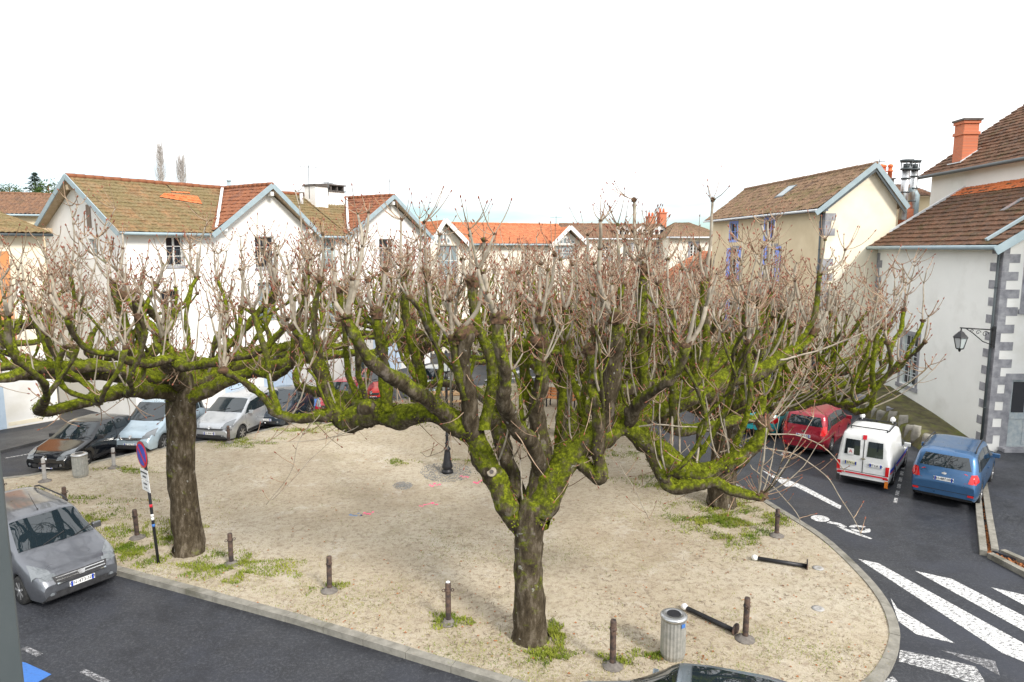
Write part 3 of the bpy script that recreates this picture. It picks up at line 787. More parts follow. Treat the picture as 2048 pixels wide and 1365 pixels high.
# ================================================================== left end: two roofs and the orange and white house
# house with the white wall and blue strip at the left edge
pB = G(119, 840); pA = G(-250, 905); 
L1 = Fr('rendered_house', 'off-white house with an orange upper wall and blue corner strip at the left edge', 'house', (pA.x, pA.y), (pB.x, pB.y))
w1 = Wl((0, 0), (L1.L, 0)); e = L1.e; EL = L1.on(60, 466)[1]
hh = [wpx(L1, 30, 560, 52, 640)]
mb = MB(); w1.wall(mb, 0, EL, hh); Wl((L1.L, 0), (L1.L, 7)).wall(mb, 0, EL); Wl((L1.L, 7), (0, 7)).wall(mb, 0, EL); Wl((0, 7), (0, 0)).wall(mb, 0, EL, top=[(0, EL), (7, EL), (3.5, EL+1.5)])
mb.build('wall', M['plaster_cream'], e, recalc=False); w1.window(e, hh[0], pane='pane', sill=True)
a = L1.on(-60, 500)[0]; b = L1.on(26, 600)[0]; mb = MB(); w1.box(mb, a, b, -.03, 0, L1.on(0, 690)[1], L1.on(0, 503)[1]); mb.build('orange_render', M['plaster_orange'], e)
mb = MB(); w1.box(mb, .2, L1.L-.02, -.02, 0, 0.02, L1.on(100, 700)[1]); mb.build('white_render', M['plaster_white'], e)
a = L1.on(-20, 800)[0]; b = L1.on(8, 800)[0]; mb = MB(); w1.box(mb, a, b, -.04, -.021, .02, 1.9); mb.build('blue_strip', surf('pale_blue_render', (.4, .5, .62), (.48, .58, .7), 3, .9, .1), e)
mb = MB(); w1.box(mb, L1.on(12, 800)[0], L1.on(82, 800)[0], -.035, -.021, L1.on(45, 848)[1], L1.on(45, 843)[1]+.05); mb.build('plinth_band', M['plaster_cream'], e)
roof(e, (0, -.5, EL-.05), (L1.L+.2, -.5, EL-.05), (L1.L-2.2, 3.5, EL+1.75), (0, 3.5, EL+1.75), M['roof_moss'], 'canal', .04, .24, .4)
roof(e, (L1.L+.2, -.5, EL-.05), (L1.L+.2, 7.4, EL-.05), (L1.L-2.15, 3.5, EL+1.75), (L1.L-2.2, 3.45, EL+1.75), M['roof_moss'], 'canal', .05, .24, .4)
gutter(e, (0, -.56, EL-.1), (L1.L+.2, -.56, EL-.1), 'frame_grey', .06)
# brown passage wall between the left house and the white gables
q0 = G(121, 839); q1 = A0
Lp = Fr('passage_wall', 'dark brown rendered wall set back between the left house and the white gabled house', 'wall', (q0.x-.1, q0.y+3.3), (q1.x-.5, q1.y+2.2))
mb = MB(); mb.b2(0, Lp.L, 0, .25, 0, 2.75); mb.build('wall_body', M['plaster_brown'], Lp.e)
mb = MB(); mb.b2(-.02, Lp.L+.02, -.04, .29, 2.75, 2.87); mb.build('coping', M['concrete'], Lp.e)
mb = MB(); mb.b2(Lp.L*.45, Lp.L*.45+.09, -.08, -.002, 0, 2.7); mb.build('post', M['zinc_white'], Lp.e)
# larger roof behind
Lb = Fr('brown_roofed_house', 'house with a wide brown channel-tile roof behind the left house', 'house', at(-260, 430, 44).xy, at(150, 430, 47.5).xy); e = Lb.e
zE = Lb.on(100, 431)[1]; zR = Lb.on(60, 390, 4)[1]
mb = MB(); LL = Lb.L; D8 = 8
for a, b in (((0, 0), (LL, 0)), ((LL, 0), (LL, D8)), ((LL, D8), (0, D8)), ((0, D8), (0, 0))): Wl(a, b).wall(mb, 0, zE, top=[(0, zE), (D8, zE), (4, zR-.1)] if abs(a[0]-b[0]) < .1 else None)
mb.build('wall', M['plaster_ochre'], e, recalc=False)
roof(e, (-.3, -.4, zE), (LL+.3, -.4, zE), (LL+.3, 4, zR), (-.3, 4, zR), M['roof_brown'], 'canal', .05, .25, .45, rise=.07)
roof(e, (LL+.3, 8.4, zE), (-.3, 8.4, zE), (-.3, 4, zR), (LL+.3, 4, zR), M['roof_brown'], 'canal', .08, .25, .45)
ridge(e, (-.3, 4, zR+.05), (LL+.3, 4, zR+.05), M['roof_brown']); gutter(e, (-.3, -.46, zE-.03), (LL+.3, -.46, zE-.03))

# ================================================================== B: orange roofed house with glazed gables
B0 = at(862, 500, 50.5); B1 = at(1165, 500, 56)
B = Fr('orange_roofed_house', 'cream house with bright orange tile roof and two glazed gables across the far street', 'house', B0.xy, B1.xy)
e = B.e; LB = B.L; DB = 9.; zE = B.on(1010, 489)[1]; zR = B.on(1000, 450, 4.5)[1]
wb = Wl((0, 0), (LB, 0))
ga = [B.on(x, 480)[0] for x in (846, 886, 928)]; gb = [B.on(x, 480)[0] for x in (1102, 1133, 1166)]
zga = B.on(886, 441)[1]; zgb = B.on(1133, 455)[1]
hol = [wpx(B, 997, 655, 1010, 688), wpx(B, 955, 672, 964, 692), wpx(B, 1043, 503, 1056, 540), wpx(B, 868, 668, 884, 738)]
ga[0] = max(ga[0], .02); 
hol.append(wpx(B, 862, 500, 910, 640) if False else (ga[0]+.5, ga[2]-.5, 3.6, zE-.1)); hol.append((gb[0]+.4, gb[2]-.4, zE-1.2, zE-.1))
hol = [h for h in hol if h[0] > .01 and h[1] < LB-.01]
mb = MB(); wb.wall(mb, 0, zE, hol)
mb.poly([wb.P(ga[0], 0, zE), wb.P(ga[2], 0, zE), wb.P(ga[1], 0, zga-.2)]); mb.poly([wb.P(gb[0], 0, zE), wb.P(min(gb[2], LB), 0, zE), wb.P(gb[1], 0, zgb-.2)])
Wl((LB, 0), (LB, DB)).wall(mb, 0, zE, top=[(0, zE), (DB, zE), (DB/2, zR-.1)]); Wl((LB, DB), (0, DB)).wall(mb, 0, zE); Wl((0, DB), (0, 0)).wall(mb, 0, zE, top=[(0, zE), (DB, zE), (DB/2, zR-.1)])
mb.build('wall', M['plaster_offwhite'], e, recalc=False)
for h in hol[:-2]: wb.window(e, h, sill=True, rows=2 if h[3]-h[2] < 2 else 3)
for h in hol[-2:]: wb.window(e, h, cols=3, rows=4, pane='pane_pale', label='tall glazed gable window')
for g_, zg in ((ga, zga), (gb, zgb)):
    # triangular glazing in the gable with white frame
    m_ = (zg-zE)/(g_[1]-g_[0]); c = g_[1]; hw = (g_[2]-g_[0])/2-.75
    mb = MB(); mb.prism([(c-hw, -.03, zE+.05), (c+hw, -.03, zE+.05), (c+hw, -.03, zE+.25), (c, -.03, zg-.75), (c-hw, -.03, zE+.25)], (0, .02, 0)); gl = mb.build('gable_window', M['pane_pale'], e)
    mb = MB(); mb.bar((c, -.05, zE), (c, -.05, zg-.7), .05, .09)
    for sgn in (-1, 1):
        mb.bar((c+sgn*hw*.5, -.05, zE), (c+sgn*hw*.5, -.05, zE+(zg-zE)*.55), .05, .08); mb.bar((c+sgn*hw, -.05, zE+.25), (c, -.05, zg-.72), .05, .09); mb.bar((c+sgn*hw, -.05, zE), (c+sgn*hw, -.05, zE+.27), .05, .09)
    mb.bar((c-hw, -.05, zE+.03), (c+hw, -.05, zE+.03), .05, .12); mb.build('glazing_bars', M['paint_white'], gl)
    for sgn, k in ((-1, 0), (1, 2)):
        xe = c+sgn*(abs(g_[k]-c)+.3); ze = zE-.15
        a_, b_ = ((xe, 4.5, ze), (xe, -.6, ze)) if sgn < 0 else ((xe, -.6, ze), (xe, 4.5, ze))
        roof(e, a_, b_, (c, -.6 if sgn < 0 else 4.5, zg), (c, 4.5 if sgn < 0 else -.6, zg), M['roof_orange'], 'canal', .07, .25, .4)
        verge(e, (xe+sgn*.1, -.64-.003*k, ze-.1), (c, -.64-.003*k, zg+.02), 'paint_white', .05, .3)
roof(e, (ga[2]-.2, -.45, zE), (gb[0]+.2, -.45, zE), (gb[0]+1.5, 4.5, zR), (ga[2]-1.5, 4.5, zR), M['roof_orange'], 'canal', .06, .25, .4)
roof(e, (-.2, .1, zE+.1), (ga[2], .1, zE+.1), (ga[2], 4.5, zR), (-.2, 4.5, zR), M['roof_orange'], 'canal', .08, .25, .4)
roof(e, (gb[0], .1, zE+.1), (LB+.2, .1, zE+.1), (LB+.2, 4.5, zR), (gb[0], 4.5, zR), M['roof_orange'], 'canal', .08, .25, .4)
roof(e, (LB+.2, DB+.4, zE), (-.2, DB+.4, zE), (-.2, 4.5, zR), (LB+.2, 4.5, zR), M['roof_orange'], 'canal', .12, .25, .4)
ridge(e, (-.2, 4.5, zR+.05), (LB+.2, 4.5, zR+.05), M['roof_orange']); gutter(e, (ga[2]+.2, -.52, zE-.03), (gb[0]-.2, -.52, zE-.03))
pipe(e, (ga[2]+.6, -.07, 0), (ga[2]+.6, -.07, zE-.1), 'zinc_white')
# ================================================================== C: long cream house with brown roof and three dormers
C0 = at(1150, 500, 62); C1 = at(1345, 500, 64)
C = Fr('long_cream_house', 'long cream house with brown roof and three small white dormers', 'house', C0.xy, C1.xy)
e = C.e; LC = C.L; DC = 9.; zE = C.on(1250, 478)[1]; zR = C.on(1250, 451, 4.5)[1]
wc = Wl((0, 0), (LC, 0)); hol = [wpx(C, 1300, 488, 1314, 515), wpx(C, 1205, 490, 1218, 517), wpx(C, 1250, 490, 1263, 517), wpx(C, 1250, 560, 1263, 600)]
mb = MB(); wc.wall(mb, 0, zE, hol); Wl((LC, 0), (LC, DC)).wall(mb, 0, zE); Wl((LC, DC), (0, DC)).wall(mb, 0, zE); Wl((0, DC), (0, 0)).wall(mb, 0, zE, top=[(0, zE), (DC, zE), (DC/2, zR-.1)]); mb.build('wall', M['plaster_offwhite'], e, recalc=False)
for h in hol: wc.window(e, h, surround=.18)
roof(e, (-.2, -.4, zE), (LC, -.4, zE), (LC, 4.5, zR), (-.2, 4.5, zR), M['roof_brown'], 'canal', .07, .25, .45); roof(e, (LC, DC+.4, zE), (-.2, DC+.4, zE), (-.2, 4.5, zR), (LC, 4.5, zR), M['roof_brown'], 'canal', .12, .25, .45)
ridge(e, (-.2, 4.5, zR+.05), (LC, 4.5, zR+.05), M['roof_brown']); gutter(e, (-.2, -.46, zE-.03), (LC, -.46, zE-.03), 'zinc_white')
for px in (1247, 1284, 1318):
    u, zt = C.on(px, 455, 1.0); zb = C.on(px, 472, 1.0)[1]; w = .62
    mb = MB(); mb.b2(u-w, u+w, .9, 3.4, zb-.1, zt-.15); mb.prism([(u-w, .9, zt-.15), (u+w, .9, zt-.15), (u, .9, zt+.3)], (0, 2.5, 0)); d = mb.build('dormer', M['paint_white'], e)
    mb = MB()
    for sg in (-1, 1): mb.bar((u+sg*(w+.25), 2., zt-.3), (u, 2., zt+.35), 2.6, .07)
    mb.build('dormer_roof', M['roof_brown'], d); mb = MB()
    for sg in (-1, 1): mb.b2(u+sg*.08, u+sg*.42, .87, .9, zb+.12, zt-.22)
    mb.build('pane', M['pane'], d)
for px, hh_ in ((1301, .8), (1323, 1.2)):
    u = C.on(px, 450, 5)[0]; mb = MB(); mb.b2(u-.35, u+.35, 4.6, 5.4, zR-.4, zR+hh_); mb.b2(u-.42, u+.42, 4.53, 5.47, zR+hh_+.003, zR+hh_+.12); c_ = mb.build('chimney', M['brick'], e)
    mb = MB(); [mb.tube([(u+dx, 5, zR+hh_+.13), (u+dx, 5, zR+hh_+.5)], [.13, .1], 8) for dx in (-.17, .17)]; mb.build('chimney_pot', M['orange_clay'], c_)
# hipped end block right of it
E0 = at(1337, 500, 60.5); E1 = at(1448, 500, 60.5)
C2 = Fr('hipped_house', 'cream house end with a low hipped brown roof behind the blue-shuttered house', 'house', E0.xy, E1.xy); e = C2.e
zE2 = C2.on(1380, 475)[1]; zR2 = C2.on(1380, 446, 4)[1]; L2 = C2.L
w2 = Wl((0, 0), (L2, 0)); hol = [wpx(C2, 1381, 488, 1393, 514)]
mb = MB(); w2.wall(mb, 0, zE2, hol); Wl((L2, 0), (L2, 9)).wall(mb, 0, zE2); Wl((L2, 9), (0, 9)).wall(mb, 0, zE2); Wl((0, 9), (0, 0)).wall(mb, 0, zE2); mb.build('wall', M['plaster_offwhite'], e, recalc=False); w2.window(e, hol[0], surround=.2, cols=2, rows=4)
apx = L2*.45
roof(e, (-.3, -.4, zE2), (L2+.3, -.4, zE2), (apx+.6, 4.5, zR2), (apx-.6, 4.5, zR2), M['roof_yellow'], 'canal', .07, .25, .45)
roof(e, (-.3, 9.4, zE2), (-.3, -.4, zE2), (apx-.6, 4.5, zR2), (apx-.61, 4.5, zR2), M['roof_yellow'], 'canal', .1, .25, .45); roof(e, (L2+.3, -.4, zE2), (L2+.3, 9.4, zE2), (apx+.61, 4.5, zR2), (apx+.6, 4.5, zR2), M['roof_yellow'], 'canal', .1, .25, .45)
roof(e, (L2+.3, 9.4, zE2), (-.3, 9.4, zE2), (apx-.6, 4.5, zR2), (apx+.6, 4.5, zR2), M['roof_yellow'], 'canal', .1, .25, .45)
gutter(e, (-.3, -.46, zE2-.03), (L2+.3, -.46, zE2-.03), 'zinc_white')
# red roof of a lower shed beside the blue-shuttered house
S0 = at(1352, 520, 51); S1 = at(1440, 520, 51)
Sh = Fr('low_outbuilding', 'low outbuilding with a sloping orange-red tile roof beside the blue-shuttered house', 'outbuilding', S0.xy, S1.xy); e = Sh.e
z0 = Sh.on(1360, 552)[1]; z1 = Sh.on(1425, 503)[1]; mb = MB(); L_ = Sh.L
for a, b in (((0, 0), (L_, 0)), ((L_, 0), (L_, 5)), ((L_, 5), (0, 5)), ((0, 5), (0, 0))): Wl(a, b).wall(mb, 0, z0-.1)
mb.poly([(0, 0, z0-.1), (L_, 0, z0-.1), (L_, 0, z1-.1)]); mb.build('wall', M['plaster_brown'], e, recalc=False)
roof(e, (-.4, 5, z0-.3), (-.4, -.3, z0-.3), (L_, -.3, z1), (L_, 5, z1), M['roof_orange'], 'flat', .08)
aer(1112, 460, 60, 432, 'small aerial above the far orange roof'); aer(1298, 455, 68, 420, 'small aerial on the far brown roof beside its brick chimneys')

# ================================================================== D: ochre house with blue shutters
D0 = at(1424, 500, 49.5); D1 = at(1647, 500, 35)
D = Fr('ochre_house', 'tall ochre house with blue shutters and a lichen-covered brown roof', 'house', D0.xy, D1.xy); e = D.e; LD = D.L
zE = 10.1; WD = 3.8; YD = 2.35; zR = 11.95
wd = Wl((0, 0), (LD, 0))
top = [wpx(D, 1460, 447, 1475, 481), wpx(D, 1530, 440, 1548, 478)]
mid = [wpx(D, 1460, 497, 1476, 562), wpx(D, 1534, 493, 1551, 563)]
low = [wpx(D, 1459, 598, 1473, 652), wpx(D, 1531, 600, 1547, 655)]
for q in (top, mid, low):
    for k in range(len(q)):
        a, b, c, d = q[k]; w = (b-a)*.5; cc = (a+b)/2; w = min(w, .55); q[k] = (cc-w, cc+w, c, d)
gnd = [(low[0][0], low[0][1], .1, 2.3), (low[1][0]-.2, low[1][1]+.2, .1, 2.4)]
mb = MB(); wd.wall(mb, 0, zE, top+mid+low+gnd, .18)
gw = Wl((LD, 0), (LD, WD)); gw.wall(mb, 0, zE, top=[(0, zE), (WD, zE), (YD, zR-.15)]); Wl((LD, WD), (0, WD)).wall(mb, 0, zE); Wl((0, WD), (0, 0)).wall(mb, 0, zE, top=[(0, zE), (WD, zE), (WD-YD, zR-.15)])
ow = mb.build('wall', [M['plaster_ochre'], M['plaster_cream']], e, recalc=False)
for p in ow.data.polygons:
    if p.normal.x > .9: p.material_index = 1  # gable gets paler plaster: its sunlit brightness is put into the colour
for h in top: wd.window(e, h, 'paint_blue', rows=2, dep=.1)
mb = MB()
for h in top:
    wd.box(mb, h[0]-.14, h[0]-.002, -.02, .05, h[2]-.1, h[3]+.12); wd.box(mb, h[1]+.002, h[1]+.14, -.02, .05, h[2]-.1, h[3]+.12); wd.box(mb, h[0], h[1], -.022, .05, h[2]-.12, h[2]-.002); wd.box(mb, h[0], h[1], -.022, .05, h[3]+.002, h[3]+.12)
mb.build('window_surround', M['paint_blue'], e)
for h in mid+low: wd.window(e, h, rows=4, surround=.16, rail=.5 if h in mid else None); wd.shutters(e, h)
for h in gnd: wd.window(e, h, 'paint_blue', rows=3, surround=.2, name='door')
qb = MB(); rr = random.Random(2)
z = .1; k = 0
while z < zE-.5:
    hq = .38; ln = .55 if k % 2 else .32
    if z > 8.2 or z < 2.0 or 4.5 < z < 7: wd.box(qb, LD-ln, LD+.014, -.016, .02, z, z+hq-.02); gw.box(qb, 0.02, .87-ln, -.016, .02, z, z+hq-.02)
    z += hq; k += 1
qb.build('quoins', M['stone_grey'], e)
sl = (zR-zE)/YD
roof(e, (-.2, -.55, zE-.55*sl+.1), (LD+.3, -.55, zE-.55*sl+.1), (LD+.3, YD, zR), (-.2, YD, zR), M['roof_yellow'], 'canal', .04, .2, .36, rise=.05, jit=.02)
roof(e, (LD+.3, WD+.4, zE-.25), (-.2, WD+.4, zE-.25), (-.2, YD, zR), (LD+.3, YD, zR), M['roof_yellow'], 'canal', .07, .2, .36)
ridge(e, (-.2, YD, zR+.05), (LD+.3, YD, zR+.05), M['roof_yellow'])
gutter(e, (-.2, -.62, zE-.55*sl+.05), (LD+.3, -.62, zE-.55*sl+.05), 'zinc_white', .06)
mb = MB(); mb.b2(-.1, LD+.25, -.5, -.02, zE-.42, zE-.3); mb.build('eaves_board', surf('blue_grey_board', (.1, .15, .3), (.14, .2, .38), 3, .6, .1), e)
verge(e, (LD+.33, -.7, zE-.7*sl), (LD+.33, YD, zR+.02)); verge(e, (LD+.333, YD, zR+.02), (LD+.333, WD+.4, zE-.25))
mb = MB(); mb.bar((LD+.28, -.3, zE-.45), (LD+.28, YD, zR-.24), .05, .12); mb.bar((LD+.284, YD, zR-.24), (LD+.284, WD+.3, zE-.5), .05, .12); mb.build('verge_trim', M['frame_grey'], e)
ru = D.on(1573, 385, 1.3)[0]
def dz(y): return zE+sl*y+.1
mb = MB(); mb.bar((ru, .8, dz(.8)), (ru, 1.7, dz(1.7)), 1.0, .1); sk = mb.build('skylight', M['frame_grey'], e); mb = MB(); mb.bar((ru, .88, dz(.88)+.055), (ru, 1.62, dz(1.62)+.055), .84, .02); mb.build('pane', M['pane_pale'], sk)
pipe(e, (LD-.25, -.09, 0), (LD-.25, -.09, zE-.4), 'frame_grey', .05)

# ================================================================== E: white house with grey quoins, right
E0 = Vector((18.75, 35.3, 0)); E1 = Vector((18.3, 25.6, 0))
E = Fr('quoined_house', 'pale rendered house with grey stone quoins and mossy tile roof at the right edge', 'house', E0, E1); e = E.e; LE = E.L
zE = 8.0; we = Wl((0, 0), (LE, 0)); sE = .64; YE = 4.2
hw_ = wpx(E, 1806, 668, 1829, 776)
mb = MB(); we.wall(mb, 0, zE, [hw_], .22)
ge = Wl((LE, 0), (LE, 14)); dl = E.end(2025, 760, LE); dr = E.end(2085, 910, LE)
dh = (dl[0], dr[0], .14, dl[1]); wh = (dl[0]+.2, dr[0]-.1, E.end(2048, 618, LE)[1], E.end(2048, 560, LE)[1]+.6)
ge.wall(mb, 0, zE, [dh, wh], .22, top=[(0, zE), (14, zE), (8, zE+8*sE-.2)])
Wl((LE, 14), (0, 14)).wall(mb, 0, zE); Wl((0, 14), (0, 0)).wall(mb, 0, zE, top=[(0, zE), (14, zE), (14-YE, zE+YE*sE)])
ow = mb.build('wall', [M['plaster_pale'], M['plaster_white']], e, recalc=False)
for p in ow.data.polygons:
    if p.normal.x > .9: p.material_index = 1  # one plaster, two colours: side face carries a tone set for its weaker light
we.window(e, hw_, 'paint_palegreen', 'pane', 2, 4, surround=.2, bars=4, label='barred window in a grey stone surround')
ge.window(e, wh, surround=.2)
dd = ge.window(e, (dh[0], dh[1], 2.95, dh[3]), 'paint_white', 'pane', 2, 1, dep=.16, surround=None, name='fanlight')
mb = MB(); ge.box(mb, dh[0]-.26, dh[0]-.001, -.014, .1, .12, dh[3]+.24); ge.box(mb, dh[1]+.001, dh[1]+.26, -.014, .1, .12, dh[3]+.24); ge.box(mb, dh[0], dh[1], -.016, .1, dh[3]+.001, dh[3]+.24); mb.build('door_surround', M['stone_grey'], e)
mb = MB(); ge.box(mb, dh[0]+.01, dh[1]-.01, .16, .21, .16, 2.92)
for a, b in ((.16, .28), (1.3, 1.5), (2.8, 2.92)): ge.box(mb, dh[0]+.02, dh[1]-.02, .13, .158, a, b)
for u in (dh[0]+.08, (dh[0]+dh[1])/2, dh[1]-.08): ge.box(mb, u-.05, u+.05, .135, .156, .285, 2.79)
do = mb.build('door', M['door_worn'], e, label='worn grey-blue double door')
mb = MB(); ge.box(mb, dh[0]+.15, (dh[0]+dh[1])/2-.08, .146, .152, 1.55, 2.75); ge.box(mb, (dh[0]+dh[1])/2+.08, dh[1]-.15, .146, .152, 1.55, 2.75); mb.build('pane', M['pane'], do)
mb = MB(); ge.box(mb, dh[0]-.3, dh[1]+.3, -.4, -.02, .1, .24); mb.build('doorstep', M['stone_grey'], e)
qb = MB(); z = .35; k = 0; rr = random.Random(3)
while z < zE-.35:
    hq = .33; l1 = .66 if k % 2 == 0 else .3; l2 = .22 if k % 2 == 0 else .62
    l1 += rr.uniform(-.07, .05); l2 += rr.uniform(-.06, .08)
    we.box(qb, LE-l1, LE+.012, -.014, .02, z, z+hq-.006); ge.box(qb, .0-.012, l2, -.0145, .02, z, z+hq-.006); z += hq; k += 1
we.box(qb, LE-.3, LE+.013, -.015, .02, 0, .34)
z = .1; k = 0
while z < zE-.6: we.box(qb, .02, .3 if k % 2 else .55, -.012, .02, z, z+.37); z += .375; k += 1
qb.build('quoins', M['stone_grey'], e)
pipe(e, (LE-.12, -.1, .2), (LE-.12, -.1, zE-.1), 'frame_grey', .05)
roof(e, (-.1, -.5, zE-.5*sE+.22), (LE+.45, -.5, zE-.5*sE+.22), (LE+.45, YE, zE+YE*sE+.15), (-.1, YE, zE+YE*sE+.15), M['roof_dark'], 'flat', .055, .22, .36, rise=.05, jit=.015)
roof(e, (LE-.05, YE, zE+YE*sE+.15), (LE+.45, YE, zE+YE*sE+.15), (LE+.45, 8, zE+8*sE+.15), (LE-.05, 8, zE+8*sE+.15), M['roof_dark'], 'flat')
roof(e, (-.1, YE-.75, zE+(YE-.75)*sE+.19), (LE-.3, YE-.75, zE+(YE-.75)*sE+.19), (LE-.3, YE+.02, zE+(YE+.02)*sE+.19), (-.1, YE+.02, zE+(YE+.02)*sE+.19), M['roof_new'], 'flat', name='repaired_tiles', label='strip of newer orange tiles along the wall')
gutter(e, (-.1, -.58, zE-.5*sE+.17), (LE+.45, -.58, zE-.5*sE+.17), 'zinc', .085)
verge(e, (LE+.49, -.62, zE-.62*sE+.1), (LE+.49, 8, zE+8*sE+.12), 'zinc', .05, .3); verge(e, (-.13, -.55, zE-.5*sE+.27), (-.13, YE, zE+YE*sE+.22), 'zinc_white', .12, .16)
mb = MB(); mb.bar((LE-.55, -.35, zE-.35*sE+.36), (LE-.55, 7.9, zE+7.9*sE+.36), .14, .1); mb.build('roof_flashing', M['zinc'], e)
mb = MB(); y=1.7; mb.bar((LE-3., y, zE+y*sE+.27), (LE-3., y+.8, zE+(y+.8)*sE+.27), .28, .03); mb.build('glass_tile', M['pane_pale'], e)
# taller block behind (same house, upper storey)
U = Fr('upper_house', 'tall rendered house with dark tile roof and brick chimney rising behind the quoined house', 'house', (E0.x+YE+.02, 38.2), (E1.x+YE+.02, 20.)); e = U.e
zU = 11.95; wu = Wl((0, 0), (U.L, 0)); mb = MB(); wu.wall(mb, 0, zU); mb.poly([(0, 0, 0), (0, 12, 0), (0, 12, zU), (0, 6, zU+4.2), (0, 0, zU)]); mb.poly([(U.L, 0, 0), (U.L, 12, 0), (U.L, 12, zU), (U.L, 6, zU+4.2), (U.L, 0, zU)]); Wl((U.L, 12), (0, 12)).wall(mb, 0, zU)
mb.build('wall', M['plaster_pale'], e)
roof(e, (-.4, -.5, zU-.25), (U.L+.4, -.5, zU-.25), (U.L+.4, 6, zU+4.4), (-.4, 6, zU+4.4), M['roof_dark'], 'flat', .055, .22, .36, rise=.05, jit=.015)
roof(e, (U.L+.4, 12.5, zU-.25), (-.4, 12.5, zU-.25), (-.4, 6, zU+4.4), (U.L+.4, 6, zU+4.4), M['roof_dark'], 'flat', .11)
gutter(e, (-.4, -.57, zU-.28), (U.L+.4, -.57, zU-.28), 'frame_grey', .09); ridge(e, (-.4, 6, zU+4.45), (U.L+.4, 6, zU+4.45), M['roof_dark'])
mb = MB(); mb.bar((4.0, .02, 8), (4.0, .02, zU-.5), .03, .05); mb.build('wall_crack_strip', M['concrete'], e)
u = U.on(1931, 300, .6)[0]
mb = MB(); mb.b2(u-.4, u+.4, .2, .95, zU-.2, 14.15); mb.b2(u-.46, u+.46, .14, 1.01, 13.6, 13.75); mb.b2(u-.46, u+.46, .14, 1.01, 14.153, 14.3); ck = mb.build('chimney', M['brick'], e)
mb = MB(); mb.b2(u-.52, u+.52, .08, 1.07, 14.303, 14.4); mb.build('cap', M['roofing_dark'], ck)
mb = MB(); mb.bar((u-.5, .1, zU+.25), (u+.6, .1, zU+.25), .2, .05); mb.bar((u+.45, .15, zU+.3), (u+.45, 1.1, zU+.95), .12, .06); mb.build('lead_flashing', M['zinc_white'], ck)
# flues and pots between the houses
def flue(px, Y, pyb, pyt, r, label):
    p = at(px, pyb, Y); q = at(px, pyt, Y); t = thing('steel_flue', label, 'flue', p); h = q.z-p.z
    mb = MB(); mb.tube([(0, 0, 0), (0, 0, h-.5)], r, 12); mb.build('pipe', M['steel'], t)
    mb = MB()
    for z in (.2*h, .45*h, .68*h): mb.tube([(0, 0, z), (0, 0, z+.06)], r*1.22, 12)
    mb.build('collars', M['frame_grey'], t)
    mb = MB(); mb.tube([(0, 0, h-.5), (0, 0, h-.42)], r*1.5, 12)
    for k in range(6): a = k*1.047; mb.tube([(r*1.2*math.cos(a), r*1.2*math.sin(a), h-.42), (r*1.45*math.cos(a), r*1.45*math.sin(a), h-.12)], .025, 5)
    mb.tube([(0, 0, h-.42), (0, 0, h-.2)], r*.8, 10); mb.tube([(0, 0, h-.12), (0, 0, h)], [r*1.6, r*1.75], 12); mb.build('cowl', M['frame_grey'], t)
flue(1805, 35.6, 440, 320, .19, 'taller steel flue with a ring cowl between the two right-hand roofs'); flue(1823, 36.2, 425, 321, .17, 'second steel flue, right of the taller one, beside the rendered gable')
pt = at(1822, 400, 36.6); t = thing('flue_stack', 'grey pipe with a clay block at the foot of the steel flues', 'flue', at(1815, 430, 36))
mb = MB(); mb.b2(-.25, .25, -.1, .4, -1.5, .3); mb.build('block', M['brick'], t); mb = MB(); mb.tube([(.45, .2, -1.5), (.45, .2, 1.0), (.2, .25, 1.4)], .2, 10); mb.build('elbow', M['zinc'], t)
p = at(1767, 400, 41); t = thing('chimney_stack', 'dark chimney stack with three bright orange clay pots behind the ochre gable', 'chimney', (p.x, p.y, 0)); p = at(1767, 388, 41); zt = at(1767, 360, 41).z
mb = MB(); mb.b2(-.38, .38, -.3, .5, 6, zt); mb.b2(-.44, .44, -.36, .56, zt, zt+.08); mb.build('stack', M['roofing_dark'], t)
for k, (dx, dy) in enumerate(((-.26, 0), (.0, .2), (.27, 0))):
    mb = MB(); mb.lathe([(.12, zt+.08), (.12, zt+.45), (.17, zt+.47), (.17, zt+.52), (.11, zt+.55), (.11, zt+.72), (.15, zt+.74), (.13, zt+.86), (.04, zt+.9)], 12, (dx, dy, 0)); mb.build('clay_pot', M['orange_clay'], t)
aer(1754, 395, 41.5, 318, 'television aerial beside the orange chimney pots', .4)
pt = Fr('rear_roof', 'small dark roof end between the ochre house and the upper house', 'house', at(1778, 400, 43).xy, at(1860, 400, 43).xy); e = pt.e
mb = MB(); mb.b2(0, pt.L, 0, 6, 0, 11.1); mb.build('wall', M['plaster_ochre'], e); roof(e, (-.3, -.4, 11.0), (pt.L+.3, -.4, 11.0), (pt.L+.3, 3, 12.0), (-.3, 3, 12.0), M['roof_dark'], 'flat', .1)

# wall lantern on the quoined corner
pc = E.on(1967, 662); wz = pc[1]
Pw = E.O+E.t*(LE-.02)+E.n*(-.12)
t = thing('wall_lantern', 'black wrought iron lantern on a scrolled bracket at the quoined corner', 'lantern', (Pw.x, Pw.y, wz)); 
mb = MB(); mb.b2(-.02, .1, -.04, .04, -.55, .25); mb.tube([(0, 0, .12), (-1.25, 0, .2)], .025, 6); mb.tube([(0, 0, -.45), (-.35, 0, -.32), (-.75, 0, .0), (-1.0, 0, .16)], .018, 6)
for cx, cz, r in ((-.28, -.04, .13), (-.55, .02, .1), (-.8, .08, .07)):
    mb.tube([(cx+r*(1-k/16)*math.cos(k*.55), 0, cz+r*(1-k/16)*math.sin(k*.55)) for k in range(14)], .012, 5)
mb.build('bracket', M['iron'], t)
lx = -1.2
mb = MB(); mb.lathe([(.02, .22), (.03, .1), (.06, .06), (.1, .04), (.27, -.14), (.28, -.17)], 6, (lx, 0, 0), smooth=False)
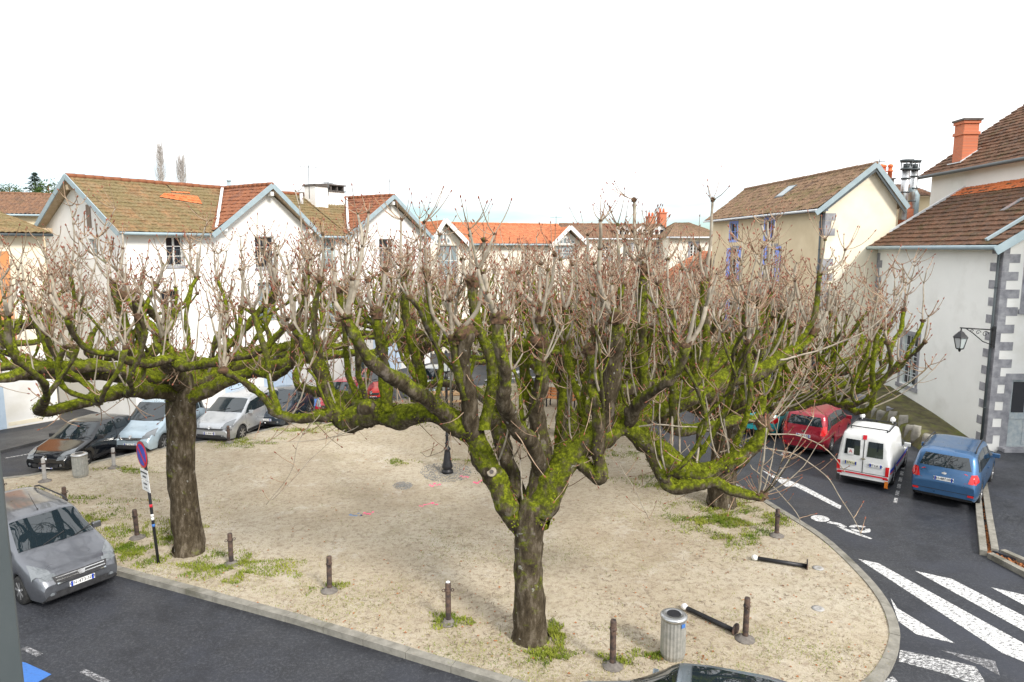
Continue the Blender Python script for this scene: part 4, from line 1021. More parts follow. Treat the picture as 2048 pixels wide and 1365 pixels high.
for k in range(6): a = k*math.pi/3; mb.tube([(lx+.25*math.cos(a), .25*math.sin(a), -.16), (lx+.14*math.cos(a), .14*math.sin(a), -.58)], .013, 5)
mb.lathe([(.15, -.58), (.13, -.61), (.05, -.63), (.05, -.68), (.01, -.72)], 6, (lx, 0, 0), smooth=False); mb.build('lantern_frame', M['iron'], t)
mb = MB(); mb.lathe([(.235, -.18), (.13, -.57)], 6, (lx, 0, 0), smooth=False); mb.build('lantern_glass', M['lampglass'], t)

# mossy bank with standing stones at the foot of the right-hand house
bk = []; fb = []
rr = random.Random(9)
bp = [G(1640, 812), G(1700, 822), G(1760, 848), G(1830, 895), G(1900, 935)]
bt = [Vector((16.2, 35.4, 1.0)), Vector((17.2, 34.9, 1.2)), Vector((18.6, 33, 1.1)), Vector((18.5, 29.5, .7)), Vector((18.35, 26.4, .25))]
n1, n2 = 40, 10
def pl(P, t):
    x = t*(len(P)-1); i = min(int(x), len(P)-2); return P[i].lerp(P[i+1], x-i)
for j in range(n2+1):
    for i in range(n1+1):
        a = pl(bp, i/n1); b = pl(bt, i/n1); q = j/n2; p = a.lerp(b, q); p.z = b.z*(q**.6)+.12*noise.noise(p*1.3)*(1 if 0 < j < n2 else 0)+.25*(1 if j > 0 else 0)*(1-q)
        bk.append(tuple(p))
for j in range(n2):
    for i in range(n1): a = j*(n1+1)+i; fb.append((a, a+1, a+n1+2, a+n1+1))
mossy = surf('mossy_bank', (.06, .05, .03), (.13, .12, .05), 2.5, .95, .8, c3=(.13, .15, .02), s3=1.2, stain=.52)
tag(raw('bank', bk, fb, mossy, smooth=True), kind='structure')
n = 15
lab = ['rough standing stone at the far end of the mossy bank behind the turquoise car', None]
for k in range(n):
    q = (k+.4)/n; p = pl(bp, q*.9)+Vector((rr.uniform(.15, .4), rr.uniform(.1, .35), 0)); w = rr.uniform(.32, .5); h = rr.uniform(.5, .85); d = rr.uniform(.2, .3)
    mb = MB(); mb.box((0, 0, h/2), (w, d, h)); bm = mb.bm
    bmesh.ops.subdivide_edges(bm, edges=bm.edges, cuts=3, use_grid_fill=True)
    for v in bm.verts: v.co += noise.noise_vector(v.co*3+Vector((k*5, 0, 0)))*.05; v.co.x *= 1-.18*(v.co.z/h)**2
    o = mb.build('standing_stone', M['stone_moss'], smooth=True); o.location = (p.x, p.y, .0); o.rotation_euler = (rr.uniform(-.1, .1), rr.uniform(-.08, .08), rr.uniform(-.4, .2)-.6)
    tag(o, 'weathered grey standing stone in the row edging the mossy bank', 'stone', 'standing stones along the mossy bank')
for (px, py, s, l) in [(1783, 830, .5, 'square stone block standing highest on the mossy bank'), (1830, 848, .6, 'flat stone slab lying on the mossy bank near the blue car'), (1716, 806, .6, 'tall narrow stone post on the mossy bank by the ochre house')]:
    p = at(px, py, 30 if px > 1750 else 32); mb = MB(); mb.box((0, 0, 0), (s*(1.8 if 'slab' in l else .9), .4, s*(.45 if 'slab' in l else 1.3))); bm = mb.bm; bmesh.ops.subdivide_edges(bm, edges=bm.edges, cuts=2, use_grid_fill=True)
    for v in bm.verts: v.co += noise.noise_vector(v.co*4)*.04
    o = mb.build('stone_block', M['stone_grey']); o.location = p; o.rotation_euler = (0, .05, -.5); tag(o, l, 'stone')
# ------------------------------------------------------------------ pollarded plane trees
def bark_mat(name, pale=False):
    m, nt, n, l, b = new_mat(name)
    tc = n.new('ShaderNodeTexCoord').outputs['Object']
    at_ = n.new('ShaderNodeAttribute'); at_.attribute_name = 'moss'
    geo = n.new('ShaderNodeNewGeometry'); sp = n.new('ShaderNodeSeparateXYZ'); l.new(geo.outputs['Normal'], sp.inputs[0])
    mp = n.new('ShaderNodeMapping'); mp.inputs['Scale'].default_value = (1, 1, .35); l.new(tc, mp.inputs[0])
    nz = noise_node(n, l, mp.outputs[0], 9, 6, .7); big = noise_node(n, l, tc, 2.2, 4, .6)
    c = ramp(n, l, nz, [(.3, (.025, .018, .012)), (.5, (.072, .056, .036)), (.66, (.17, .14, .105))])
    c = mixc(n, l, ramp(n, l, big, [(.62, gy(0)), (.67, gy(.6))]), c, (.22, .19, .165))
    c = mixc(n, l, ramp(n, l, noise_node(n, l, tc, 6, 3, .6), [(.68, gy(0)), (.71, gy(.7))]), c, (.38, .37, .34))
    mossn = noise_node(n, l, tc, 4.5, 5, .65); mc = noise_node(n, l, tc, 14, 4, .7)
    green = ramp(n, l, mc, [(.3, (.04, .038, .006)), (.5, (.105, .125, .008)), (.7, (.27, .3, .018))])
    # moss thrives on the upper side of limbs
    w = math_n(n, l, 'MULTIPLY', sp.outputs[2], .26)
    w = math_n(n, l, 'ADD', w, mossn); w = math_n(n, l, 'ADD', w, math_n(n, l, 'MULTIPLY', at_.outputs['Fac'], .37))
    c = mixc(n, l, ramp(n, l, w, [(.74, gy(0)), (.92, gy(1))]), c, green)
    l.new(c, b.inputs['Base Color']); b.inputs['Roughness'].default_value = .95; b.inputs['Specular IOR Level'].default_value = .15
    bump(n, l, b, noise_node(n, l, tc, 22, 5, .8), .9, .03)
    return m
M['bark'] = bark_mat('mossy_bark')
M['shoot'] = surf('pale_shoot_bark', (.2, .165, .125), (.37, .325, .265), 7, .85, .3, lo=.3, hi=.6, c3=(.2, .2, .08), s3=5, stain=.6, spec=.2)
M['twig'] = surf('redbrown_twigs', (.23, .145, .095), (.46, .34, .24), 5, .8, 0, spec=.2)
M['bud'] = surf('red_buds', (.2, .06, .035), (.3, .1, .06), 6, .7, 0)
M['moss'] = surf('moss_tufts', (.05, .06, .006), (.25, .28, .016), 3.2, .95, 0, spec=.1, lo=.38, hi=.62)
M['callus'] = surf('redbrown_callus', (.045, .026, .016), (.15, .085, .05), 14, .95, .7, c3=(.09, .1, .012), s3=9, stain=.52)

class Geo:
    def __init__(s): s.v = []; s.f = []; s.a = []; s.mi = []
    def tube(s, P, Rr, n=6, lump=0, moss=0., seed=0, mis=None, cap=True):
        u = None; base = len(s.v); m_ = len(P)
        for i in range(m_):
            t = P[min(i+1, m_-1)]-P[max(i-1, 0)]
            t = t.normalized() if t.length > 1e-9 else Vector((0, 0, 1))
            u = t.orthogonal().normalized() if u is None else (u-t*u.dot(t)).normalized()
            w = t.cross(u); r = Rr[i]
            for k in range(n):
                a = 6.28318*k/n; d = u*math.cos(a)+w*math.sin(a)
                rr_ = r
                if lump:
                    q = P[i]+d*r
                    rr_ = r*(1+lump*(noise.noise(q*3.1+Vector((seed, 0, 0)))*1.1+noise.noise(q*8)*.6+noise.noise(q*21)*.5))
                s.v.append(P[i]+d*rr_); s.a.append(moss if not isinstance(moss, list) else moss[i])
        for i in range(m_-1):
            for k in range(n):
                a = base+i*n+k; b = base+i*n+(k+1) % n
                s.f.append((a, b, b+n, a+n)); s.mi.append(mis[i] if mis else 0)
        if cap:
            s.f.append(tuple(base+(m_-1)*n+k for k in range(n))); s.mi.append(mis[-1] if mis else 0)
    def make(s, name, mats, par, smooth=True):
        if not s.v: return None
        o = raw(name, [tuple(q) for q in s.v], s.f, mats, par, smooth=smooth, midx=s.mi)
        at_ = o.data.attributes.new('moss', 'FLOAT', 'POINT'); at_.data.foreach_set('value', s.a)
        return o
UP = Vector((0, 0, 1))
class Tree:
    def __init__(s, seed, ztop=(6.0, 7.3), tw=1., dens=1., lean=.5, mossy=1.):
        s.r = random.Random(seed); s.wood = Geo(); s.br = Geo(); s.sh = Geo(); s.tw = Geo(); s.moss = []; s.zt = ztop; s.twf = tw; s.dens = dens; s.lean = lean; s.my = mossy; s.call = Geo(); s.anchor = []
    def rv(s, k=1.):
        r = s.r; return Vector((r.gauss(0, 1), r.gauss(0, 1), r.gauss(0, 1)))*k
    def hv(s):
        a = s.r.uniform(0, 6.283); return Vector((math.cos(a), math.sin(a), 0))
    def curve(s, pts, rad, sub=5, jit=.05):
        P, Q = [], []
        pp = [pts[0]]+pts+[pts[-1]]
        for i in range(1, len(pp)-2):
            for k in range(sub):
                t = k/sub; a, b, c, d = pp[i-1], pp[i], pp[i+1], pp[i+2]
                p = .5*((2*b)+(c-a)*t+(2*a-5*b+4*c-d)*t*t+(3*b-a-3*c+d)*t**3); P.append(p+noise.noise_vector(p*1.7+Vector((jit*100, 0, 0)))*.07*min(1, jit*25)); Q.append(rad[i-1]*(1-t)+rad[i]*t)
        P.append(pts[-1]); Q.append(rad[-1]); P[0] = pts[0]; return P, Q
    def limb(s, pts, rad, moss=.7, n=16, lump=.2, sub=9):
        P, Q = s.curve(pts, rad, sub)
        sd_ = s.r.uniform(0, 50); Q = [q*(1+.22*noise.noise(p*1.6+Vector((sd_, 0, 0)))) for p, q in zip(P, Q)]
        s.wood.tube(P, Q, n, lump, moss*s.my, s.r.random()*9)
        s.tuft(P, Q, moss); return P, Q
    def tuft(s, P, Q, moss):
        """short moss cushions along a limb, thickest on top"""
        for i in range(1, len(P)):
            L = (P[i]-P[i-1]).length
            for k in range(int(L*Q[i]*1500*moss*s.my)):
                a = s.r.random(); c = P[i-1].lerp(P[i], a); t = (P[i]-P[i-1]).normalized(); d = s.rv(); d -= t*d.dot(t)
                if d.length < .01: continue
                d.normalize()
                nzv = noise.noise((c+d*Q[i])*2.4)
                if d.z*.8+nzv*2.6 < s.r.uniform(-.3, .75): continue
                s.moss.append((c+d*Q[i]*(1.0+.12*s.r.random()+max(0, nzv)*.35), d, s.r.uniform(.012, .03)))
    def twigs(s, p, n, L=(.25, .7), up=.55, droop=False):
        for k in range(int(n*s.twf+s.r.random())):
            d = (s.hv()*s.r.uniform(.5, 1.1)+UP*(s.r.uniform(-.2, .8) if not droop else -.6)).normalized(); ln = s.r.uniform(*L); m = 4; P = [p]; q = p
            for j in range(m):
                d = (d+UP*(.34 if not droop else -.12+.12*j)*(up*1.4)+s.rv(.07)).normalized(); q = q+d*ln/m; P.append(q)
            r = s.r.uniform(.0055, .0095)*s.wf
            P.append(q+d*.03); P.append(q+d*.065)
            s.tw.tube(P, [r*1.25, r*1.1, r, r*.85, r*.7, r*1.9, r*.3], 3, 0, 0, 0, [0, 0, 0, 0, 1, 1], cap=False)
            if s.r.random() < .45:      # side bud pair
                j = s.r.choice((2, 3)); c = P[j]; o = s.hv()*.03+UP*.02; s.tw.tube([c, c+o*.6, c+o*1.3], [r, r*1.5, r*.3], 3, 0, 0, 0, [1, 1], cap=False)
    wf = 1.; thin = 1.; maxL = 3.4; rmax = 5.4
    def knob(s, p, d, r, moss=.3):
        P = [p-d*r*1.0, p-d*r*.3, p+d*r*.4, p+d*r*.9, p+d*r*1.2]; s.call.tube(P, [r*.85, r*.95, r*1.05, r*.75, r*.25], 8, .8, moss*.4, s.r.random()*50)
        for k in range(8):
            o = (s.rv()).normalized()*r*1.25; s.call.tube([p, p+o*.9, p+o*1.35+UP*.02], [r*.5, r*.45, r*.12], 4, .3, 0, 3)
    def shoot(s, p, out, r, L, lvl=0):
        """pale young pole with knuckles, ending in a candelabra of twigs"""
        d = (out*s.r.uniform(.2, 1.0)+UP*.8+s.rv(.15)).normalized(); P = [p]; Q = [r*1.2]; q = p; nst = max(3, int(L/.12))
        for j in range(nst):
            d = (d*.86+UP*.22+s.rv(.06)).normalized(); q = q+d*L/nst; P.append(q); Q.append(r*(1-.42*j/nst)*(1.22 if s.r.random() < .12 else 1))
            if s.r.random() < .16: s.twigs(q, 1, (.15, .5))
        s.sh.tube(P, Q, 6, .1, 0, s.r.random()*9)
        if lvl == 0 and s.r.random() < .45:
            for k in range(s.r.choice((1, 2, 2))): s.shoot(q, s.hv(), r*.62, s.r.uniform(.2, .6), 1)
        s.knob(q, d, r*.62, .1); s.twigs(q, s.r.randint(2, 6), (.2, .6))
    def wisp(s, p, d, L, r=.024, rise=.1):
        P = [p]; q = p; d = (d+UP*.35).normalized(); n_ = 9
        for j in range(n_):
            d = (d+UP*rise*s.r.uniform(.2, 1.6)+s.rv(.06)).normalized(); q = q+d*L/n_; P.append(q)
            if j > 3 and s.r.random() < .5: s.twigs(q, 1, (.2, .55), .3)
        (s.sh if s.r.random() < .7 else s.br).tube(P, [r*(1-.7*j/n_) for j in range(n_+1)], 5, .12, .6, 3); s.twigs(q, 3, (.2, .5), .4)
    def grow(s, p, d, r, zt, out, lvl=0):
        P = [p]; Q = [r*1.25]; L = 0; nk = s.r.uniform(.3, .7); q = p; moss = []; lean = s.lean*s.r.uniform(.3, 1.); step = .12; kn = []
        moss.append(.6); bend = s.rv(.05)
        while q.z < zt and L < s.maxL:
            R_ = math.hypot(q.x, q.y); out_ = out if R_ < s.rmax else -Vector((q.x, q.y, 0))/R_*.6
            bend = bend*.8+s.rv(.06)
            d = (d*.84+out_*.10*lean+UP*.17+bend).normalized(); q = q+d*step; L += step; r *= .99
            rr_ = r
            if L > nk:
                rr_ = r*1.28; nk = L+s.r.uniform(.4, .85); kn.append((q, r))
                if lvl < 2 and s.r.random() < (.42 if lvl == 0 else .15) and q.z < zt-.5:
                    dd = (s.hv()*.9+out*.3*lean+UP*.5).normalized(); s.grow(q, dd, r*.7, zt+s.r.uniform(-.7, .25), out, lvl+1)
                s.twigs(q, s.r.randint(0, 3), (.12, .4))
            P.append(q); Q.append(rr_); moss.append(max(0, 1.15-.25*(q.z-4.3)/2.5+s.r.uniform(-.15, .15))*s.my)
        s.br.tube(P, Q, 8 if lvl == 0 else 6, .2, moss, s.r.random()*9)
        half = max(2, int(len(P)*.85)); s.tuft(P[:half], Q[:half], .5)
        s.knob(q, d, r*1.15, .35)
        for k in range(s.r.choice((1, 2, 2, 3))): s.shoot(q, (s.hv()+out*.4*lean).normalized(), r*s.r.uniform(.3, .5)+.008, s.r.uniform(.25, .9) if s.r.random() < .8 else s.r.uniform(.9, 1.5))
        s.twigs(q, s.r.randint(3, 7), (.15, .5))
    def fill(s, P, Q, start, spacing=(.4, .75), c0=Vector((0, 0, 0)), zt=None):
        L = 0; nx = start; tot = sum((b-a).length for a, b in zip(P, P[1:]))
        for i in range(1, len(P)):
            L += (P[i]-P[i-1]).length
            if L > nx:
                nx = L+s.r.uniform(*spacing)/s.dens
                out = Vector((P[i].x-c0.x, P[i].y-c0.y, 0)); R_ = out.length; out = out.normalized() if R_ > .1 else s.hv()
                k = min(1, max(0, (R_-2.5)/2.5))
                p = P[i]+UP*Q[i]*.3; t = (P[i]-P[i-1]).normalized(); side = UP.cross(t)*s.r.choice((-1, 1))
                dd = (side*s.r.uniform(.2, 1.2)+UP*s.r.uniform(.2, .9)+out*.3*k).normalized()
                z = s.r.uniform(*(zt or s.zt)); s.grow(p, dd, max(.04, min(.105, Q[i]*s.r.uniform(.36, .62)))*s.thin, z-.8*k, out*(.4+1.3*k), 0)
                s.wood.tube([P[i], P[i]+dd*Q[i]*1.0, P[i]+dd*Q[i]*1.5], [Q[i]*.9, Q[i]*.75, Q[i]*.3], 7, .35, .5, s.r.random()*9)
            if s.r.random() < .5*s.dens: s.twigs(P[i]-UP*Q[i]*.8, 1, (.3, 1.0), .6, True)
            if s.r.random() < .12: s.twigs(P[i]+UP*Q[i]*.6, 3, (.2, .7))
            if s.r.random() < .07: s.shoot(P[i]+UP*Q[i]*.6, s.hv(), s.r.uniform(.014, .026), s.r.uniform(.7, 1.7), 1)
    def finish(s, name, label, loc, cat='tree', group=None, rz=0):
        t = thing(name, label, cat, loc, rz, group)
        s.wood.make('trunk', [M['bark']], t); s.br.make('branches', [M['bark']], t); s.call.make('knuckles', [M['callus']], t)
        s.sh.make('shoots', [M['shoot']], t); s.tw.make('twigs', [M['twig'], M['bud']], t)
        v, f = [], []
        for (c, d, h) in s.moss:
            u = d.orthogonal().normalized(); w = d.cross(u); a = s.r.uniform(0, 6.28); u, w = u*math.cos(a)+w*math.sin(a), w*math.cos(a)-u*math.sin(a)
            i = len(v); v += [tuple(c-u*h*.8), tuple(c+u*h*.8+w*h*.3), tuple(c+d*h*.8+w*h*.9), tuple(c-w*h*.8)]; f += [(i, i+1, i+2), (i, i+2, i+3)]
        if v: raw('moss', v, f, [M['moss']], t)
        return t

def ring_moss(P): return P
def near_tree():
    """centre tree, its limbs surveyed from the photograph"""
    B0 = G(1059, 1276, SQ); Y0 = B0.y; T = Tree(11, (5.2, 6.9), .9, .24, .3, 1.); T.thin = .55; T.rmax = 7.5; T.maxL = 2.8
    def L_(l): return [at(px, py, Y0+dy)-B0 for px, py, dy, r in l], [r for *_, r in l]
    tr = [(1060, 1284, 0, .40), (1060, 1262, 0, .345), (1058, 1200, 0, .30), (1056, 1130, 0, .275), (1057, 1080, 0, .285), (1060, 1045, 0, .30), (1072, 1000, 0, .26)]
    P, Q = L_(tr); P, Q = T.curve(P, Q, 5, .01); T.wood.tube(P, Q, 18, .1, [.12+.03*i if i < 12 else .6 for i in range(len(P))], 2)
    limbs = [
     ([(1050, 1062, 0, .2), (1012, 1005, 0, .24), (975, 935, 0, .23), (945, 870, 0, .22), (905, 838, .1, .25), (850, 826, .2, .25), (790, 832, .3, .25), (735, 828, .4, .24), (690, 842, .5, .22), (655, 782, .5, .18), (628, 715, .4, .15), (600, 670, .4, .11)], 2.4, .9),
     ([(948, 872, 0, .18), (937, 800, -.2, .17), (925, 730, -.4, .15), (932, 665, -.5, .14)], .9, .35),
     ([(1058, 1050, .1, .2), (1030, 970, .4, .17), (1005, 890, .8, .16), (985, 830, 1.3, .14), (968, 795, 2.2, .12), (935, 775, 3.2, .12), (880, 765, 4.2, .1)], 1.8, .3),
     ([(1070, 1040, 0, .24), (1080, 950, .1, .2), (1078, 880, .1, .18), (1072, 820, 0, .15), (1082, 745, -.3, .12)], 2.2, .6),
     ([(1080, 950, .1, .17), (1060, 885, -.5, .15), (1020, 835, -1.2, .14), (1008, 780, -1.8, .12)], 1.0, .5),
     ([(1074, 1040, 0, .27), (1108, 965, 0, .26), (1150, 905, 0, .26), (1200, 868, 0, .25), (1240, 852, .1, .25), (1290, 880, .1, .24), (1345, 925, 0, .22), (1400, 945, -.1, .2), (1460, 930, -.2, .17), (1500, 900, -.3, .13), (1530, 850, -.3, .1)], 1.9, 1.),
     ([(1200, 868, 0, .22), (1240, 838, .4, .2), (1310, 822, .8, .23), (1380, 790, 1.2, .24), (1450, 760, 1.5, .22), (1530, 735, 1.8, .18), (1600, 695, 2., .11)], .7, 1.),
     ([(1150, 905, 0, .14), (1172, 935, -.1, .15), (1196, 955, -.2, .17), (1200, 905, -.2, .12), (1197, 830, -.3, .13), (1190, 765, -.3, .12)], 1.2, .8),
     ([(1200, 868, 0, .2), (1215, 800, -.3, .18), (1230, 735, -.5, .16), (1235, 670, -.6, .13)], .8, .5),
     ([(1108, 965, .2, .2), (1140, 880, 1., .18), (1170, 820, 2., .17), (1230, 790, 3., .15), (1300, 770, 4., .13)], 1.6, .5),
     ([(1290, 880, .1, .14), (1325, 945, -.1, .14), (1348, 975, -.2, .15), (1420, 965, -.3, .12), (1470, 985, -.4, .1), (1522, 992, -.4, .08)], .8, .9),
     ([(905, 838, .1, .16), (850, 795, -.5, .15), (790, 755, -1.1, .13), (740, 720, -1.6, .11)], .5, .7),
     ([(735, 822, .4, .15), (700, 800, 1.2, .14), (660, 790, 2.2, .12), (600, 775, 3., .1)], .4, .7),
     ([(690, 838, .5, .13), (640, 830, .4, .12), (585, 835, .3, .1), (545, 820, .2, .08)], .3, .8),
     ([(1380, 790, 1.2, .14), (1440, 720, 2., .13), (1500, 670, 2.6, .1)], .3, .8),
     ([(1240, 852, .1, .13), (1290, 800, -.6, .11), (1340, 760, -1.1, .09)], .4, .7),
     ([(1310, 822, .8, .14), (1360, 860, 1.6, .13), (1430, 850, 2.4, .12), (1500, 840, 3., .1)], .5, .9)]
    for l, st, ms in limbs:
        P, Q = L_(l); P, Q = T.limb(P, Q, ms)
        T.fill(P, Q, st, (.42, .8))
        q = P[-1]
        if l[-1][0] > 1515 and l[-1][1] > 845:
            T.knob(q, UP, Q[-1]*1.2, .5); T.twigs(q, 9, (.3, .9), .4); [T.wisp(q, Vector((T.r.uniform(.2, 1), T.r.uniform(-.7, .7), .3)), T.r.uniform(.8, 1.8), .016) for _ in range(5)]; continue
        d = (P[-1]-P[-3]).normalized(); out = Vector((q.x, q.y, 0)).normalized(); T.grow(q, d, Q[-1]*.85, T.r.uniform(5.6, 6.7)-.3*(abs(q.x) > 4), out*.5)
    # uprights surveyed one by one: (points, radius at foot, radius at fist, pale shoots from the fist)
    ups = [
     ([(692, 838, .5), (655, 770, .5), (625, 715, .4), (604, 685, .4)], .15, .09, [(590, 600), (612, 590), (575, 640)]),
     ([(650, 770, .5), (640, 720, .3), (628, 640, .2), (640, 560, .2)], .09, .06, [(620, 520), (645, 470)]),
     ([(775, 822, .2), (768, 740, .1), (760, 680, 0), (752, 625, 0)], .15, .12, [(735, 560), (770, 540)]),
     ([(756, 650, 0), (722, 622, 0), (706, 575, 0)], .07, .06, [(690, 510), (700, 470), (718, 500)]),
     ([(850, 815, .4), (838, 740, .5), (820, 670, .6), (809, 600, .6), (808, 545, .6)], .13, .08, [(803, 440)]),
     ([(935, 800, -.3), (918, 735, -.4), (906, 680, -.5)], .15, .11, [(855, 560), (965, 545), (900, 600)]),
     ([(868, 640, -.4), (857, 590, -.4), (853, 545, -.4)], .06, .07, [(848, 445), (880, 470)]),
     ([(968, 860, -.1), (985, 760, -.1), (978, 705, -.1), (952, 640, -.1), (945, 565, -.1)], .15, .11, [(940, 470), (968, 480), (925, 520)]),
     ([(1078, 850, .1), (1052, 780, .1), (1050, 715, .1), (1072, 655, .1), (1082, 615, .1)], .13, .1, [(1036, 545), (1110, 510), (1080, 530)]),
     ([(1195, 900, -.2), (1196, 800, -.2), (1192, 720, -.2), (1192, 662, -.2)], .13, .1, [(1188, 590), (1205, 600)]),
     ([(1240, 850, .3), (1285, 790, .3), (1286, 710, .3), (1283, 620, .3), (1290, 540, .3)], .14, .11, [(1245, 460), (1268, 400), (1300, 470)]),
     ([(1210, 860, .2), (1236, 760, .1), (1236, 690, .1), (1242, 570, .1)], .11, .08, [(1235, 450), (1250, 480)]),
     ([(1160, 900, .8), (1165, 800, .8), (1186, 700, .8), (1182, 575, .8)], .1, .08, [(1175, 470), (1200, 500)]),
     ([(1330, 815, .8), (1395, 760, .9), (1412, 690, 1.), (1408, 620, 1.), (1411, 566, 1.)], .13, .1, [(1425, 400), (1400, 500)]),
     ([(1480, 750, 1.5), (1496, 700, 1.4), (1492, 650, 1.4), (1496, 600, 1.3)], .12, .09, [(1526, 495), (1480, 520)]),
     ([(1520, 738, 1.8), (1532, 660, 1.8), (1541, 585, 1.8)], .09, .06, [(1560, 500), (1530, 520)]),
     ([(1350, 850, .4), (1345, 780, .2), (1352, 700, .2), (1345, 620, .2)], .11, .08, [(1335, 520), (1362, 540)]),
     ([(1080, 760, -.3), (1090, 700, -.3), (1080, 640, -.4)], .11, .08, [(1095, 540)]),
     ([(1110, 940, 1.2), (1120, 820, 1.6), (1135, 720, 1.8), (1130, 620, 1.8)], .11, .08, [(1120, 520), (1145, 530)]),
     ([(1005, 870, 1.2), (1000, 800, 1.4), (1020, 720, 1.5), (1015, 640, 1.5)], .1, .07, [(1010, 520), (1028, 560)]),
     ([(1580, 710, 2.), (1625, 640, 2.), (1640, 550, 2.)], .09, .06, [(1650, 480), (1690, 500)]),
     ([(1440, 935, -.1), (1480, 870, -.2), (1500, 800, -.3), (1495, 700, -.3)], .09, .06, [(1515, 620), (1480, 610)]),
     ([(560, 830, .2), (540, 770, .3), (530, 700, .3), (505, 620, .3)], .09, .06, [(480, 540), (520, 530)]),
     ([(735, 822, .6), (700, 760, 1.), (690, 680, 1.2), (680, 580, 1.2)], .1, .07, [(665, 500), (695, 490)])]
    for pl_, r_ in (([(1500, 900), (1580, 905), (1650, 950), (1695, 1015), (1722, 1072)], .014), ([(1440, 905), (1540, 868), (1630, 885), (1690, 945)], .016), ([(1500, 930), (1555, 985), (1600, 1045)], .012),
                    ([(1250, 860), (1330, 850), (1420, 862), (1500, 905)], .018), ([(1240, 930), (1285, 1010), (1300, 1040)], .009), ([(690, 860), (640, 900), (590, 955), (545, 1000)], .009), ([(720, 850), (650, 880), (560, 885), (500, 880)], .01),
                    ([(900, 870), (890, 900), (855, 915), (840, 905)], .009), ([(640, 830), (600, 880), (585, 940), (532, 1010)], .009), ([(1560, 720), (1660, 690), (1760, 640), (1820, 560)], .02), ([(1380, 890), (1300, 960), (1262, 985)], .01)):
        pp = [at(a, b, Y0+T.r.uniform(-.3, .3))-B0 for a, b in pl_]; P, Q = T.curve(pp, [r_*(1-.6*k/len(pp)) for k in range(len(pp))], 6, .03); T.sh.tube(P, Q, 5, .1, 0, 1)
        for k in range(2, len(P), 3): T.twigs(P[k], 1, (.15, .5), .3)
    for pts, r0, r1, tops in ups:
        pp = [at(a, b, Y0+c)-B0 for a, b, c in pts]; n_ = len(pp); P, Q = T.curve(pp, [.78*(r0+(r1-r0)*k/(n_-1)) for k in range(n_)], 8, .02); r1 *= .85
        sd_ = T.r.uniform(0, 50); Q = [q*(1+.3*noise.noise(p*2.2+Vector((sd_, 0, 0)))) for p, q in zip(P, Q)]
        T.br.tube(P, Q, 10, .2, [max(.6, 1.15-.25*(p.z-4.)/2.5) for p in P], sd_); T.tuft(P, Q, .75)
        T.knob(P[-1], UP, r1*1.1, .35); T.twigs(P[-1], T.r.randint(5, 9), (.15, .5))
        for k in range(4, len(P)-3, 5):
            if T.r.random() < .75: T.twigs(P[k], T.r.randint(1, 4), (.12, .4))
            if T.r.random() < .35: T.shoot(P[k], T.hv(), .022, T.r.uniform(.3, .7), 1)
        for (a, b) in tops:
            e_ = at(a, b, Y0+pts[-1][2]+T.r.uniform(-.4, .4))-B0; b0 = P[-1]; mid = b0.lerp(e_, .45); mid.x += (e_.x-b0.x)*.35; ln = (e_-b0).length
            S, Z = T.curve([b0, mid, e_], [r1*.5+.004, r1*.38, r1*.24+.003], 7, .015); T.sh.tube(S, Z, 8, .1, 0, T.r.random()*9)
            T.knob(e_, UP, r1*.45, .1); T.twigs(e_, T.r.randint(4, 8), (.25, .75)); T.twigs(S[len(S)//2], T.r.randint(0, 2), (.1, .35))
    t = T.finish('plane_tree', 'large mossy pollarded tree in the middle foreground, forking low into heavy limbs', B0)
    # pruning scar on the left limb
    c = at(983, 944, Y0-.23)-B0; mb = MB(); n_ = (-(ray(983, 944))).normalized(); a = c-n_*.03
    mb.tube([a, a+n_*.05], [.105, .085], 12); mb.build('pruning_scar', M['shoot'], t)
    mb = MB(); mb.tube([a+n_*.045, a+n_*.056], [.045, .04], 10); mb.build('scar_hollow', M['roofing_dark'], t)
near_tree()
